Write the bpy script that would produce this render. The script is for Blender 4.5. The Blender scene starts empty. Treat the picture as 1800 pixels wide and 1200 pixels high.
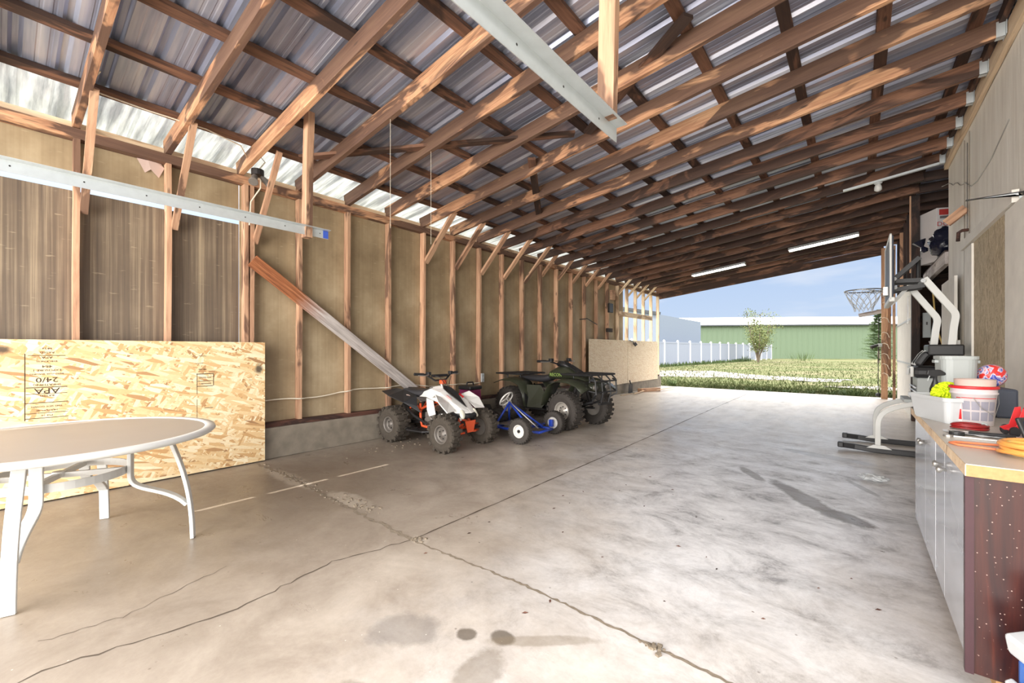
import bpy, bmesh, math, random
from mathutils import Vector, Matrix, Euler, noise
random.seed(7)
S = bpy.context.scene
col = S.collection
PI = math.pi
def rgb(r, g, b):
    f = lambda c: (c/255/12.92) if c/255 <= .04045 else ((c/255+.055)/1.055)**2.4
    return (f(r), f(g), f(b), 1)

# ---------------------------------------------------------------- camera
cam = bpy.data.cameras.new('camera')
co = bpy.data.objects.new('camera', cam); col.objects.link(co)
cam.sensor_fit = 'HORIZONTAL'; cam.sensor_width = 36
cam.lens = 36*738/1800
cam.shift_y = 15/1800
cam.clip_start = .05; cam.clip_end = 600
co.location = (0, 0, 1.2)
co.rotation_euler = (PI/2, 0, math.radians(39.3))
S.camera = co
# ---------------------------------------------------------------- sky
W = bpy.data.worlds.new('sky'); S.world = W; W.use_nodes = True
nt = W.node_tree; nt.nodes.clear()
def N(t, typ, **k):
    n = t.nodes.new(typ)
    for a, v in k.items(): setattr(n, a, v)
    return n
wo = N(nt, 'ShaderNodeOutputWorld'); bg = N(nt, 'ShaderNodeBackground')
tc = N(nt, 'ShaderNodeTexCoord'); sp = N(nt, 'ShaderNodeSeparateXYZ')
nt.links.new(tc.outputs['Generated'], sp.inputs[0])
rz = N(nt, 'ShaderNodeValToRGB'); nt.links.new(sp.outputs['Z'], rz.inputs[0])
e = rz.color_ramp.elements
e[0].position = 0; e[0].color = rgb(204, 221, 243); e[1].position = .45; e[1].color = rgb(160, 190, 232)
m_ = e.new(.16); m_.color = rgb(184, 207, 240)
# high thin clouds
mp = N(nt, 'ShaderNodeMapping'); mp.inputs['Scale'].default_value = (3, 3, 14)
nt.links.new(tc.outputs['Generated'], mp.inputs[0])
nz = N(nt, 'ShaderNodeTexNoise'); nz.inputs['Scale'].default_value = 1.6; nz.inputs['Detail'].default_value = 6
nt.links.new(mp.outputs[0], nz.inputs['Vector'])
cr = N(nt, 'ShaderNodeMapRange'); cr.inputs[1].default_value = .5; cr.inputs[2].default_value = .8; cr.inputs[4].default_value = .5
nt.links.new(nz.outputs[0], cr.inputs[0])
mx = N(nt, 'ShaderNodeMixRGB'); mx.inputs[2].default_value = (.95, .95, .96, 1)
nt.links.new(cr.outputs[0], mx.inputs[0]); nt.links.new(rz.outputs[0], mx.inputs[1])
# extra brightness added to the upper sky to light the interior
# unseen -Y half of the sky made whiter and brighter as added light
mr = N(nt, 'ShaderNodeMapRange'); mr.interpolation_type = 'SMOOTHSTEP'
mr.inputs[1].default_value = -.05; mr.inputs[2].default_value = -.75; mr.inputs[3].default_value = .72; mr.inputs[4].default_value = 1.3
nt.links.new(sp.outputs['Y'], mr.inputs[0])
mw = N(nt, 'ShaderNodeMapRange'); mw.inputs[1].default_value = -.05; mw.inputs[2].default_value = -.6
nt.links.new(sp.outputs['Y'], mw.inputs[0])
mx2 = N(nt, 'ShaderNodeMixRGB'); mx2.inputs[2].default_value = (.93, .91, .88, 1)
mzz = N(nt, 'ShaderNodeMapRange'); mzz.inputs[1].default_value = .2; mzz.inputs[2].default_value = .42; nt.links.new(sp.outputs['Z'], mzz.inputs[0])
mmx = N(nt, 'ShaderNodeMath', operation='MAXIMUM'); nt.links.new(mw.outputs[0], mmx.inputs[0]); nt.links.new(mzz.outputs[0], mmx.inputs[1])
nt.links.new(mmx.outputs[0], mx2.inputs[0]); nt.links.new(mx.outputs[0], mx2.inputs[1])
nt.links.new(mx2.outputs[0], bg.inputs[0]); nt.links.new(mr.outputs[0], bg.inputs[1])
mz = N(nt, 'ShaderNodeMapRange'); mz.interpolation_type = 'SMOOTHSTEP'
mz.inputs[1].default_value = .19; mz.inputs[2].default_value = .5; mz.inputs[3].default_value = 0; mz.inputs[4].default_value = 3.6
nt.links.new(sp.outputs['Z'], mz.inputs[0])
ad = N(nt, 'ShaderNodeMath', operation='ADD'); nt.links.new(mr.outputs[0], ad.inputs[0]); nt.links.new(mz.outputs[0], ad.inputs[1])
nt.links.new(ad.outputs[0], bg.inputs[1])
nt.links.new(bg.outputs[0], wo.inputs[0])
# ---------------------------------------------------------------- sun
sl = bpy.data.lights.new('sun', 'SUN'); sl.energy = 4.2; sl.angle = .0045; sl.color = (1, .95, .87)
so = bpy.data.objects.new('sun', sl); col.objects.link(so)
so.rotation_euler = Vector((1.32, 1.0, -2.57)).to_track_quat('-Z', 'Y').to_euler()
# fill light added behind the camera, standing in for daylight at the open end
al = bpy.data.lights.new('open_end_fill', 'AREA'); al.shape = 'RECTANGLE'; al.size = 6.0; al.size_y = 3.0; al.energy = 560; al.color = (1, .97, .93)
ao = bpy.data.objects.new('open_end_fill', al); col.objects.link(ao); ao.location = (-1.9, -3.6, 1.75); ao.rotation_euler = (PI/2, 0, 0)
ao.rotation_euler = Vector((0, 1, 0)).to_track_quat('-Z', 'Z').to_euler()
vs = S.view_settings
S.display_settings.display_device = 'sRGB'
vs.view_transform = 'Standard'; vs.look = 'None'; vs.gamma = 1; vs.exposure = 0.55; vs.use_curve_mapping = False

# ================================================================ materials
MATS = {}
def newmat(name):
    m = bpy.data.materials.new(name); m.use_nodes = True
    t = m.node_tree; b = t.nodes['Principled BSDF']
    MATS[name] = m
    return m, t, b
def simple(name, c, rough=.6, metal=0, var=.0, scale=8, bump=0, spec=.5):
    m, t, b = newmat(name)
    b.inputs['Roughness'].default_value = rough; b.inputs['Metallic'].default_value = metal
    b.inputs['Specular IOR Level'].default_value = spec
    tc = N(t, 'ShaderNodeTexCoord'); nz = N(t, 'ShaderNodeTexNoise')
    nz.inputs['Scale'].default_value = scale; nz.inputs['Detail'].default_value = 5
    t.links.new(tc.outputs['Object'], nz.inputs['Vector'])
    mx = N(t, 'ShaderNodeMixRGB')
    v = var or .08
    mx.inputs[1].default_value = tuple(k*(1-v) for k in c[:3])+(1,)
    mx.inputs[2].default_value = tuple(min(1, k*(1+v)) for k in c[:3])+(1,)
    t.links.new(nz.outputs[0], mx.inputs[0]); t.links.new(mx.outputs[0], b.inputs['Base Color'])
    if bump:
        bp = N(t, 'ShaderNodeBump'); bp.inputs['Strength'].default_value = bump; bp.inputs['Distance'].default_value = .01
        t.links.new(nz.outputs[0], bp.inputs['Height']); t.links.new(bp.outputs[0], b.inputs['Normal'])
    return m
def ramp(t, fac, stops):
    r = N(t, 'ShaderNodeValToRGB'); t.links.new(fac, r.inputs[0])
    el = r.color_ramp.elements
    el[0].position, el[0].color = stops[0]; el[1].position, el[1].color = stops[-1]
    for p, c in stops[1:-1]:
        q = el.new(p); q.color = c
    return r.outputs[0]
def noise_(t, vec, scale, detail=5, rough=.6, dist=0, out=0):
    n = N(t, 'ShaderNodeTexNoise'); n.inputs['Scale'].default_value = scale; n.inputs['Detail'].default_value = detail
    n.inputs['Roughness'].default_value = rough; n.inputs['Distortion'].default_value = dist
    t.links.new(vec, n.inputs['Vector']); return n.outputs[out]
def mapping(t, vec, scale=(1, 1, 1), rot=(0, 0, 0), loc=(0, 0, 0)):
    n = N(t, 'ShaderNodeMapping'); n.inputs['Scale'].default_value = scale; n.inputs['Rotation'].default_value = rot
    n.inputs['Location'].default_value = loc; t.links.new(vec, n.inputs['Vector']); return n.outputs[0]
def mixc(t, fac, a, b, mode='MIX'):
    n = N(t, 'ShaderNodeMixRGB', blend_type=mode)
    for i, v in ((0, fac), (1, a), (2, b)):
        if isinstance(v, (int, float, tuple)): n.inputs[i].default_value = v
        else: t.links.new(v, n.inputs[i])
    return n.outputs[0]
def math_(t, op, a, b=0.0, clamp=False):
    n = N(t, 'ShaderNodeMath', operation=op, use_clamp=clamp)
    for i, v in ((0, a), (1, b)):
        if isinstance(v, (int, float)): n.inputs[i].default_value = v
        else: t.links.new(v, n.inputs[i])
    return n.outputs[0]
def mrange(t, v, a, b, c=0., d=1.):
    n = N(t, 'ShaderNodeMapRange'); t.links.new(v, n.inputs[0])
    for i, q in ((1, a), (2, b), (3, c), (4, d)): n.inputs[i].default_value = q
    return n.outputs[0]
def bump(t, b, h, s=.4, d=.01):
    n = N(t, 'ShaderNodeBump'); n.inputs['Strength'].default_value = s; n.inputs['Distance'].default_value = d
    t.links.new(h, n.inputs['Height']); t.links.new(n.outputs[0], b.inputs['Normal'])

def wood(name, light, mid, dark, stain, amount=.5, rough=.75):
    """lumber: grain along local X, each piece with its own offset; dark weather stains of their own shape"""
    m, t, b = newmat(name)
    tc = N(t, 'ShaderNodeTexCoord'); oi = N(t, 'ShaderNodeObjectInfo')
    off = N(t, 'ShaderNodeCombineXYZ')
    r10 = math_(t, 'MULTIPLY', oi.outputs['Random'], 37.0)
    t.links.new(r10, off.inputs[0]); t.links.new(r10, off.inputs[1])
    va = N(t, 'ShaderNodeVectorMath', operation='ADD'); t.links.new(tc.outputs['Object'], va.inputs[0]); t.links.new(off.outputs[0], va.inputs[1])
    v = va.outputs[0]
    g = noise_(t, mapping(t, v, (1.3, 28, 28)), 1.5, 6, .65, .6)
    w = noise_(t, mapping(t, v, (.9, 7, 7)), 1.3, 4, .6, 1.2)
    gg = math_(t, 'ADD', math_(t, 'MULTIPLY', g, .55), math_(t, 'MULTIPLY', w, .45))
    base = ramp(t, gg, [(.32, dark), (.47, mid), (.66, light)])
    st = noise_(t, mapping(t, v, (.75, 2.6, 2.6)), 1.25, 4, .62, .9)
    sm = mrange(t, st, .60-.2*amount, .66-.2*amount)
    sm = math_(t, 'MULTIPLY', sm, .85)
    c = mixc(t, sm, base, mixc(t, gg, stain, mixc(t, .5, stain, dark)))
    # knots
    vo = N(t, 'ShaderNodeTexVoronoi'); vo.inputs['Scale'].default_value = 2.2
    t.links.new(mapping(t, v, (1, 3, 3)), vo.inputs['Vector'])
    k = mrange(t, vo.outputs['Distance'], .05, .11, .8, 0)
    c = mixc(t, k, c, stain)
    tint = mrange(t, oi.outputs['Random'], 0, 1, .8, 1.15)
    hs = N(t, 'ShaderNodeHueSaturation'); hs.inputs['Saturation'].default_value = .86; t.links.new(tint, hs.inputs['Value']); t.links.new(c, hs.inputs['Color'])
    t.links.new(hs.outputs[0], b.inputs['Base Color'])
    b.inputs['Roughness'].default_value = rough
    bump(t, b, gg, .25, .004)
    return m
M = {}
M['stud'] = wood('stud_wood', rgb(216, 172, 130), rgb(190, 138, 98), rgb(136, 92, 62), rgb(86, 58, 42), .36)
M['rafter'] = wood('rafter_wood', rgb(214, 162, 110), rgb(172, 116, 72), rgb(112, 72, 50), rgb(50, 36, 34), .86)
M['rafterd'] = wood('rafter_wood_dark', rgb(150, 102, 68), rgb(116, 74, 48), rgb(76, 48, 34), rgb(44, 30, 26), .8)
M['purlin'] = wood('purlin_wood', rgb(138, 92, 62), rgb(104, 66, 44), rgb(62, 40, 30), rgb(38, 27, 24), .6)
M['palewood'] = wood('pale_wood', rgb(238, 212, 176), rgb(220, 188, 148), rgb(180, 146, 108), rgb(150, 112, 80), .2)
M['darkwood'] = wood('dark_wood', rgb(84, 54, 40), rgb(58, 38, 30), rgb(38, 26, 22), rgb(26, 19, 18), .5)
M['sill'] = wood('sill_wood', rgb(120, 74, 50), rgb(92, 50, 34), rgb(60, 34, 26), rgb(40, 26, 24), .5)
M['post'] = wood('post_wood', rgb(206, 158, 112), rgb(178, 128, 86), rgb(140, 96, 64), rgb(96, 66, 50), .35)
M['plank'] = wood('weathered_plank', rgb(214, 206, 202), rgb(190, 180, 176), rgb(150, 138, 134), rgb(122, 104, 96), .3)

def osb(name, cols, scale=1.0, smudge=()):
    m, t, b = newmat(name)
    tc = N(t, 'ShaderNodeTexCoord'); v = tc.outputs['Object']   # board lies in local XY
    nd = N(t, 'ShaderNodeTexNoise'); nd.inputs['Scale'].default_value = 3*scale; t.links.new(v, nd.inputs['Vector'])
    layers = []
    for i, (a, sx, sy) in enumerate(((.1, 9, 46), (-.45, 10, 44), (.75, 12, 50), (-1.1, 11, 46), (.28, 7, 38))):
        vo = N(t, 'ShaderNodeTexVoronoi'); vo.inputs['Scale'].default_value = scale
        t.links.new(mapping(t, mapping(t, v, (1, 1, 1), (0, 0, a)), (sx, sy, 1), loc=(i*3.3, i*1.7, i)), vo.inputs['Vector'])
        layers.append(vo.outputs['Color'])
    def chan(c, k):
        s = N(t, 'ShaderNodeSeparateColor'); t.links.new(c, s.inputs[0]); return s.outputs[k]
    cur = chan(layers[0], 0)
    for L in layers[1:]:
        sel = math_(t, 'GREATER_THAN', chan(L, 1), .52)
        cur = N_mix(t, sel, cur, chan(L, 0))
    c = ramp(t, cur, cols)
    grit = noise_(t, mapping(t, v, (40, 90, 40)), 1, 3)
    c = mixc(t, .25, c, ramp(t, grit, [(.3, (.45, .3, .14, 1)), (.7, (1, .9, .7, 1))]), 'MULTIPLY')
    c = mixc(t, .12, c, (1, .85, .6, 1), 'SCREEN')
    for (x, y, rx, ry) in smudge:
        q = mapping(t, v, (1/rx, 1/ry, 0), loc=(-x/rx, -y/ry, 0))
        ln = N(t, 'ShaderNodeVectorMath', operation='LENGTH'); t.links.new(q, ln.inputs[0])
        d = math_(t, 'ADD', ln.outputs['Value'], math_(t, 'MULTIPLY', noise_(t, mapping(t, v, (14, 14, 1)), 1, 4), 1.1))
        c = mixc(t, mrange(t, d, .9, 1.5, .85, 0), c, (.03, .03, .03, 1))
    t.links.new(c, b.inputs['Base Color']); b.inputs['Roughness'].default_value = .75
    bump(t, b, cur, .25, .003)
    return m
def N_mix(t, fac, a, b):
    n = N(t, 'ShaderNodeMix'); n.data_type = 'FLOAT'
    t.links.new(fac, n.inputs[0]); t.links.new(a, n.inputs[2]); t.links.new(b, n.inputs[3]); return n.outputs[0]
OSBC = [(0, rgb(158, 106, 54)), (.1, rgb(206, 154, 92)), (.3, rgb(229, 190, 132)), (.62, rgb(240, 212, 162)), (1, rgb(253, 240, 208))]
M['osb'] = osb('osb_sheet', OSBC, 1.0, [(.63, 1.19, .085, .045), (2.38, .99, .05, .07)])
M['osb2'] = osb('osb_sheet_pale', [(0, rgb(214, 186, 152)), (.4, rgb(232, 212, 184)), (1, rgb(246, 234, 214))], 2.0)
M['osb3'] = osb('osb_sheet_grey', [(0, rgb(134, 116, 90)), (.4, rgb(172, 154, 124)), (1, rgb(206, 190, 162))], 1.5)

# sheathing: brown hardboard/fibre panels with vertical streaks (near end much streakier)
def sheath(name, streak, pal):
    m, t, b = newmat(name)
    tc = N(t, 'ShaderNodeTexCoord'); v = tc.outputs['Object']
    s1 = noise_(t, mapping(t, v, (1, 34, .35)), 1.0, 6, .7, .2)
    s2 = noise_(t, mapping(t, v, (1, 7, .25)), 1.0, 4, .6, .2)
    s = math_(t, 'ADD', math_(t, 'MULTIPLY', s1, .6), math_(t, 'MULTIPLY', s2, .4))
    cl = noise_(t, v, 1.7, 5, .6)
    f = math_(t, 'ADD', math_(t, 'MULTIPLY', s, streak), math_(t, 'MULTIPLY', cl, 1-streak))
    c = ramp(t, f, pal)
    sc = noise_(t, mapping(t, v, (1, 6, 30)), 1.3, 3, .5)
    c = mixc(t, mrange(t, sc, .66, .72, 0, .35), c, rgb(196, 180, 150))
    t.links.new(c, b.inputs['Base Color']); b.inputs['Roughness'].default_value = .55
    bump(t, b, s1, .2, .004)
    return m
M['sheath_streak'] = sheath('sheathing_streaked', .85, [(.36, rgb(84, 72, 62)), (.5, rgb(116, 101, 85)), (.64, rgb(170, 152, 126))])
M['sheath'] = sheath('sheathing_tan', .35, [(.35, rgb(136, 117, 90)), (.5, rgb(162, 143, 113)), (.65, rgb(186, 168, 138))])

# galvanised roof sheet
m, t, b = newmat('galvanised_roof'); M['roof'] = m
tc = N(t, 'ShaderNodeTexCoord'); v = tc.outputs['Object']
n1 = noise_(t, mapping(t, v, (.5, 9, 1)), 1, 4, .6); n2 = noise_(t, v, 26, 3)
t.links.new(ramp(t, n1, [(.35, rgb(140, 146, 168)), (.5, rgb(172, 180, 204)), (.65, rgb(206, 210, 224))]), b.inputs['Base Color'])
b.inputs['Metallic'].default_value = .6
b.inputs['Roughness'].default_value = .3
# roof sheet at the eave, made translucent to imitate its outside-lit glow
m, t, b = newmat('eave_glow_sheet'); M['eave'] = m
tr = N(t, 'ShaderNodeBsdfTranslucent'); wv = N(t, 'ShaderNodeTexNoise'); wv.inputs['Scale'].default_value = 1; wv.inputs['Detail'].default_value = 4
tce = N(t, 'ShaderNodeTexCoord'); t.links.new(mapping(t, tce.outputs['Object'], (1.5, 14, 1)), wv.inputs['Vector'])
t.links.new(ramp(t, wv.outputs[0], [(.38, (.10, .105, .11, 1)), (.62, (.30, .31, .30, 1))]), tr.inputs[0])
di = N(t, 'ShaderNodeBsdfDiffuse')
tc = N(t, 'ShaderNodeTexCoord')
di_c = ramp(t, noise_(t, mapping(t, tc.outputs['Object'], (3, 30, 1)), 1, 4), [(.35, rgb(150, 154, 150)), (.65, rgb(214, 214, 208))])
t.links.new(di_c, di.inputs[0])
ms = N(t, 'ShaderNodeMixShader'); ms.inputs[0].default_value = .45
t.links.new(tr.outputs[0], ms.inputs[1]); t.links.new(di.outputs[0], ms.inputs[2])
t.links.new(ms.outputs[0], t.nodes['Material Output'].inputs[0])

# concrete floor
def conc():
    m, t, b = newmat('concrete_floor')
    tc = N(t, 'ShaderNodeTexCoord'); v = tc.outputs['Object']
    big = noise_(t, mapping(t, v, (.35, .35, 1)), 1, 5, .6)
    med = noise_(t, mapping(t, v, (1.6, 1.6, 1)), 1.4, 8, .68, .4)
    fine = noise_(t, v, 42, 4, .7)
    base = ramp(t, med, [(.3, rgb(160, 148, 136)), (.5, rgb(190, 179, 167)), (.7, rgb(212, 202, 190))])
    # bleached, worn centre on the right
    def blob(x, y, rx, ry, a=0, nsc=1.3, namp=1.0, e0=.7, e1=1.4, stretch=(1, 1)):
        q = mapping(t, mapping(t, v, (1, 1, 0), loc=(-x, -y, 0)), (1, 1, 1), (0, 0, -a))
        q = mapping(t, q, (1/rx, 1/ry, 0))
        ln = N(t, 'ShaderNodeVectorMath', operation='LENGTH'); t.links.new(q, ln.inputs[0])
        nn = noise_(t, mapping(t, v, (nsc*stretch[0], nsc*stretch[1], 1), loc=(x, y, 0)), 1, 7, .7)
        d = math_(t, 'ADD', ln.outputs['Value'], math_(t, 'MULTIPLY', math_(t, 'SUBTRACT', nn, .5), 2*namp))
        return mrange(t, d, e0, e1, 1, 0)
    streak = noise_(t, mapping(t, v, (1.7, 2.5, 1), (0, 0, .5)), 1.5, 10, .78, .4)
    pale = ramp(t, streak, [(.36, rgb(146, 146, 150)), (.45, rgb(204, 204, 206)), (.57, rgb(236, 236, 238)), (.7, rgb(250, 250, 252))])
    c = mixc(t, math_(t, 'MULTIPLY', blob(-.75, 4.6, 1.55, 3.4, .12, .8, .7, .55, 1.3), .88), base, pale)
    far = ramp(t, noise_(t, mapping(t, v, (3, 1, 1)), 1.2, 8, .7), [(.35, rgb(200, 190, 178)), (.55, rgb(228, 219, 208)), (.7, rgb(240, 233, 224))])  # paler far floor: brightness near the opening put into the colour
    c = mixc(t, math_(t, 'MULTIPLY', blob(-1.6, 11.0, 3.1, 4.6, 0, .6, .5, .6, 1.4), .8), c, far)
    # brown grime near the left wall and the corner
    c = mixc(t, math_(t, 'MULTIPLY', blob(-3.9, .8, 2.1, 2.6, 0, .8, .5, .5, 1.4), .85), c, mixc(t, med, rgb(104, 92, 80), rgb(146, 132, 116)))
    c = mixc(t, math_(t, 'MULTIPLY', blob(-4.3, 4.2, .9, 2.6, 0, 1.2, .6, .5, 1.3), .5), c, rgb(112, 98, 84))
    # wet / oil patches of their own shape
    for (x, y, rx, ry, a, am, cc) in ((-.32, 4.12, .52, .1, -.98, .85, rgb(104, 92, 80)), (-.04, 3.83, .2, .1, -.7, .9, rgb(96, 84, 72)),
                                     (-.78, 4.62, .28, .06, -1.0, .7, rgb(112, 100, 88)), (.05, 4.75, .25, .035, -1.1, .5, rgb(110, 104, 98)),
                                     (-.25, 5.9, .55, .12, -.3, .45, rgb(128, 124, 120)),
                                     (-1.14, 1.33, .06, .045, 0, .8, rgb(92, 82, 70)), (-1.27, 1.25, .045, .04, 0, .8, rgb(92, 82, 70)),
                                     (-1.08, 1.12, .09, .16, .3, .5, rgb(112, 100, 84)), (-1.0, 1.42, .26, .035, .7, .45, rgb(132, 118, 98)),
                                     (-1.5, 1.1, .16, .12, .5, .45, rgb(110, 106, 104)), (-1.25, .82, .2, .05, .2, .5, rgb(104, 92, 76))):
        c = mixc(t, math_(t, 'MULTIPLY', blob(x, y, rx, ry, a, 9, .55, .75, 1.05), am), c, cc)
    # pale crumbled mortar patches by the broken joint
    for (x, y, rx, ry) in ((-4.1, 1.72, .5, .09), (-3.15, 1.78, .3, .1), (-2.13, 1.68, .07, .05)):
        c = mixc(t, math_(t, 'MULTIPLY', blob(x, y, rx, ry, 0, 12, .7, .7, 1.1), .55), c, rgb(198, 188, 174))
    # specks
    sp_ = N(t, 'ShaderNodeTexVoronoi'); sp_.inputs['Scale'].default_value = 7; t.links.new(v, sp_.inputs['Vector'])
    c = mixc(t, mrange(t, sp_.outputs['Distance'], .02, .05, .6, 0), c, rgb(90, 78, 66))
    sp2 = N(t, 'ShaderNodeTexVoronoi'); sp2.inputs['Scale'].default_value = 11; t.links.new(mapping(t, v, loc=(3, 5, 0)), sp2.inputs['Vector'])
    c = mixc(t, mrange(t, sp2.outputs['Distance'], .018, .04, .7, 0), c, rgb(236, 230, 220))
    c = mixc(t, .18, c, ramp(t, fine, [(.3, (.5, .48, .46, 1)), (.7, (1, 1, 1, 1))]), 'MULTIPLY')
    t.links.new(c, b.inputs['Base Color'])
    t.links.new(mrange(t, streak, .35, .65, .5, .26), b.inputs['Roughness'])
    bump(t, b, math_(t, 'ADD', fine, med), .12, .004)
    return m
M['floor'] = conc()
M['curb'] = simple('curb_concrete', rgb(134, 125, 112), .9, var=.5, scale=7, bump=.4)
m, t, b = newmat('white_painted_board'); M['whitewall'] = m
tc = N(t, 'ShaderNodeTexCoord'); v = tc.outputs['Object']
s1 = noise_(t, mapping(t, v, (1, 9, 1.0), (.75, 0, 0)), 1.2, 6, .6, .5); s2 = noise_(t, mapping(t, v, (1, 1.4, .3)), 2, 4)
t.links.new(ramp(t, s2, [(.3, rgb(218, 211, 200)), (.55, rgb(238, 233, 223)), (.75, rgb(246, 243, 236))]), b.inputs['Base Color'])
b.inputs['Roughness'].default_value = .6; bump(t, b, s1, .5, .012)
M['whiteboard'] = simple('white_weathered_board', rgb(232, 227, 218), .7, var=.14, scale=6, bump=.2)
M['galv'] = simple('galvanised_rail', rgb(202, 208, 210), .42, .5, var=.1, scale=20)
M['bluepaint'] = simple('blue_paint_mark', rgb(62, 92, 190), .6)
M['whitemetal'] = simple('white_painted_metal', rgb(216, 217, 214), .4, 0, var=.04)
M['tabletop'] = simple('table_top_grey', rgb(160, 152, 145), .35, 0, var=.1, scale=3)
M['rubber'] = simple('tyre_rubber', rgb(66, 61, 57), .8, 0, var=.25, scale=30, bump=.2)
M['rubber2'] = simple('tyre_rubber_dusty', rgb(70, 63, 55), .85, 0, var=.4, scale=30, bump=.2)
M['darkmetal'] = simple('dark_metal', rgb(62, 60, 60), .4, .6, var=.2)
M['steel'] = simple('bare_steel', rgb(178, 176, 172), .35, .8, var=.1)
M['rimgrey'] = simple('rim_grey', rgb(118, 112, 106), .5, .3, var=.2, scale=20)
M['rimsilver'] = simple('rim_silver', rgb(186, 180, 172), .4, .4, var=.12, scale=20)
M['rimwhite'] = simple('rim_white', rgb(226, 222, 216), .4, 0, var=.05)
M['black'] = simple('black_plastic', rgb(38, 38, 40), .45, 0, var=.15)
M['blackmatte'] = simple('black_matte', rgb(44, 43, 44), .8, 0, var=.2)
M['seat'] = simple('seat_vinyl', rgb(50, 50, 54), .5, 0, var=.15, bump=.1)
M['quadwhite'] = simple('quad_white_plastic', rgb(240, 238, 234), .3, 0, var=.03)
M['orange'] = simple('orange_frame', rgb(226, 92, 52), .4, 0, var=.08)
M['red'] = simple('red_paint', rgb(196, 36, 40), .4, 0, var=.1)
M['green'] = simple('olive_green_plastic', rgb(54, 57, 44), .32, 0, var=.12)
M['greenl'] = simple('light_green_letter', rgb(150, 176, 96), .5)
M['blue'] = simple('blue_frame', rgb(34, 66, 170), .35, 0, var=.12)
M['maroon'] = simple('maroon_plastic', rgb(126, 40, 84), .45, 0, var=.1)
M['tube'] = simple('lit_tube', rgb(240, 240, 235), .3); _b = M['tube'].node_tree.nodes['Principled BSDF']; _b.inputs['Emission Color'].default_value = (1, .96, .88, 1); _b.inputs['Emission Strength'].default_value = 28
M['lamp'] = simple('lamp_glass', rgb(220, 216, 200), .15)
M['greyplast'] = simple('grey_plastic', rgb(166, 171, 170), .45, 0, var=.04)
M['greyplast2'] = simple('pale_grey_plastic', rgb(192, 195, 197), .4, 0, var=.04)
M['beige'] = simple('pinkish_cardboard', rgb(200, 176, 166), .7, 0, var=.05)
M['bucket'] = simple('bucket_white', rgb(206, 198, 200), .35, 0, var=.03)
M['labelgrey'] = simple('label_grey', rgb(140, 138, 150), .5, 0, var=.06)
M['redcable'] = simple('red_cable', rgb(140, 28, 30), .4, 0, var=.2, scale=60)
M['orangehose'] = simple('orange_hose', rgb(222, 152, 76), .4, 0, var=.15)
M['yellowhose'] = simple('yellow_hose', rgb(232, 190, 96), .4, 0, var=.15)
M['orangecord'] = simple('orange_cord', rgb(226, 130, 88), .5)
M['mop'] = simple('yellow_microfibre', rgb(214, 232, 30), .9, 0, var=.1, scale=40, bump=.3)
M['counter'] = simple('counter_laminate', rgb(196, 188, 178), .35, 0, var=.12, scale=4)
M['particle'] = simple('particle_board_edge', rgb(176, 136, 92), .8, 0, var=.25, scale=90)
m, t, b = newmat('glossy_cabinet_front'); M['cabfront'] = m
tc = N(t, 'ShaderNodeTexCoord'); nn = noise_(t, mapping(t, tc.outputs['Object'], (1, .6, 2.2)), 1.4, 2, .5)
t.links.new(ramp(t, nn, [(.3, rgb(200, 202, 208)), (.7, rgb(224, 226, 232))]), b.inputs['Base Color'])
b.inputs['Metallic'].default_value = .4; t.links.new(mrange(t, nn, .3, .7, .12, .3), b.inputs['Roughness'])
m, t, b = newmat('cherry_panel'); M['cherry'] = m
tc = N(t, 'ShaderNodeTexCoord'); v = tc.outputs['Object']
g = noise_(t, mapping(t, v, (16, 16, .9)), 1.2, 6, .6, 1.0)
c = ramp(t, g, [(.35, rgb(38, 18, 20)), (.55, rgb(62, 29, 25)), (.7, rgb(92, 43, 30))])
vo = N(t, 'ShaderNodeTexVoronoi'); vo.inputs['Scale'].default_value = 62; t.links.new(v, vo.inputs['Vector'])
c = mixc(t, mrange(t, vo.outputs['Distance'], .06, .14, .7, 0), c, rgb(206, 178, 168))
t.links.new(c, b.inputs['Base Color']); b.inputs['Roughness'].default_value = .3
M['cherrystile'] = simple('plum_stile', rgb(62, 34, 40), .6, 0, var=.15, scale=20)
M['navy'] = simple('dark_blue_case', rgb(62, 68, 82), .5)
M['blueplast'] = simple('blue_plastic', rgb(60, 104, 178), .35, 0, var=.15)
M['screen'] = simple('dark_screen', rgb(36, 46, 78), .12)
M['whitecable'] = simple('white_cable', rgb(226, 216, 196), .5)
M['yellowwire'] = simple('yellow_wire', rgb(230, 196, 120), .5)
M['bag'] = simple('black_bag', rgb(26, 28, 46), .25, 0, var=.2, scale=20, bump=.6)
M['carton'] = simple('carton_white', rgb(216, 212, 212), .7, 0, var=.05)
M['cartonred'] = simple('carton_red', rgb(186, 60, 56), .7)
M['cartongrey'] = simple('carton_grey', rgb(112, 106, 108), .7)
M['ink'] = simple('printed_ink', rgb(58, 44, 32), .8)
M['ball'] = None
m, t, b = newmat('splashed_red_blue'); M['ball'] = m
tc = N(t, 'ShaderNodeTexCoord')
t.links.new(ramp(t, noise_(t, tc.outputs['Object'], 17, 3, .5, 1.5), [(.36, rgb(48, 66, 170)), (.45, rgb(226, 214, 226)), (.52, rgb(214, 44, 48)), (.62, rgb(224, 60, 40)), (.72, rgb(48, 66, 170))]), b.inputs['Base Color'])
b.inputs['Roughness'].default_value = .35
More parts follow.
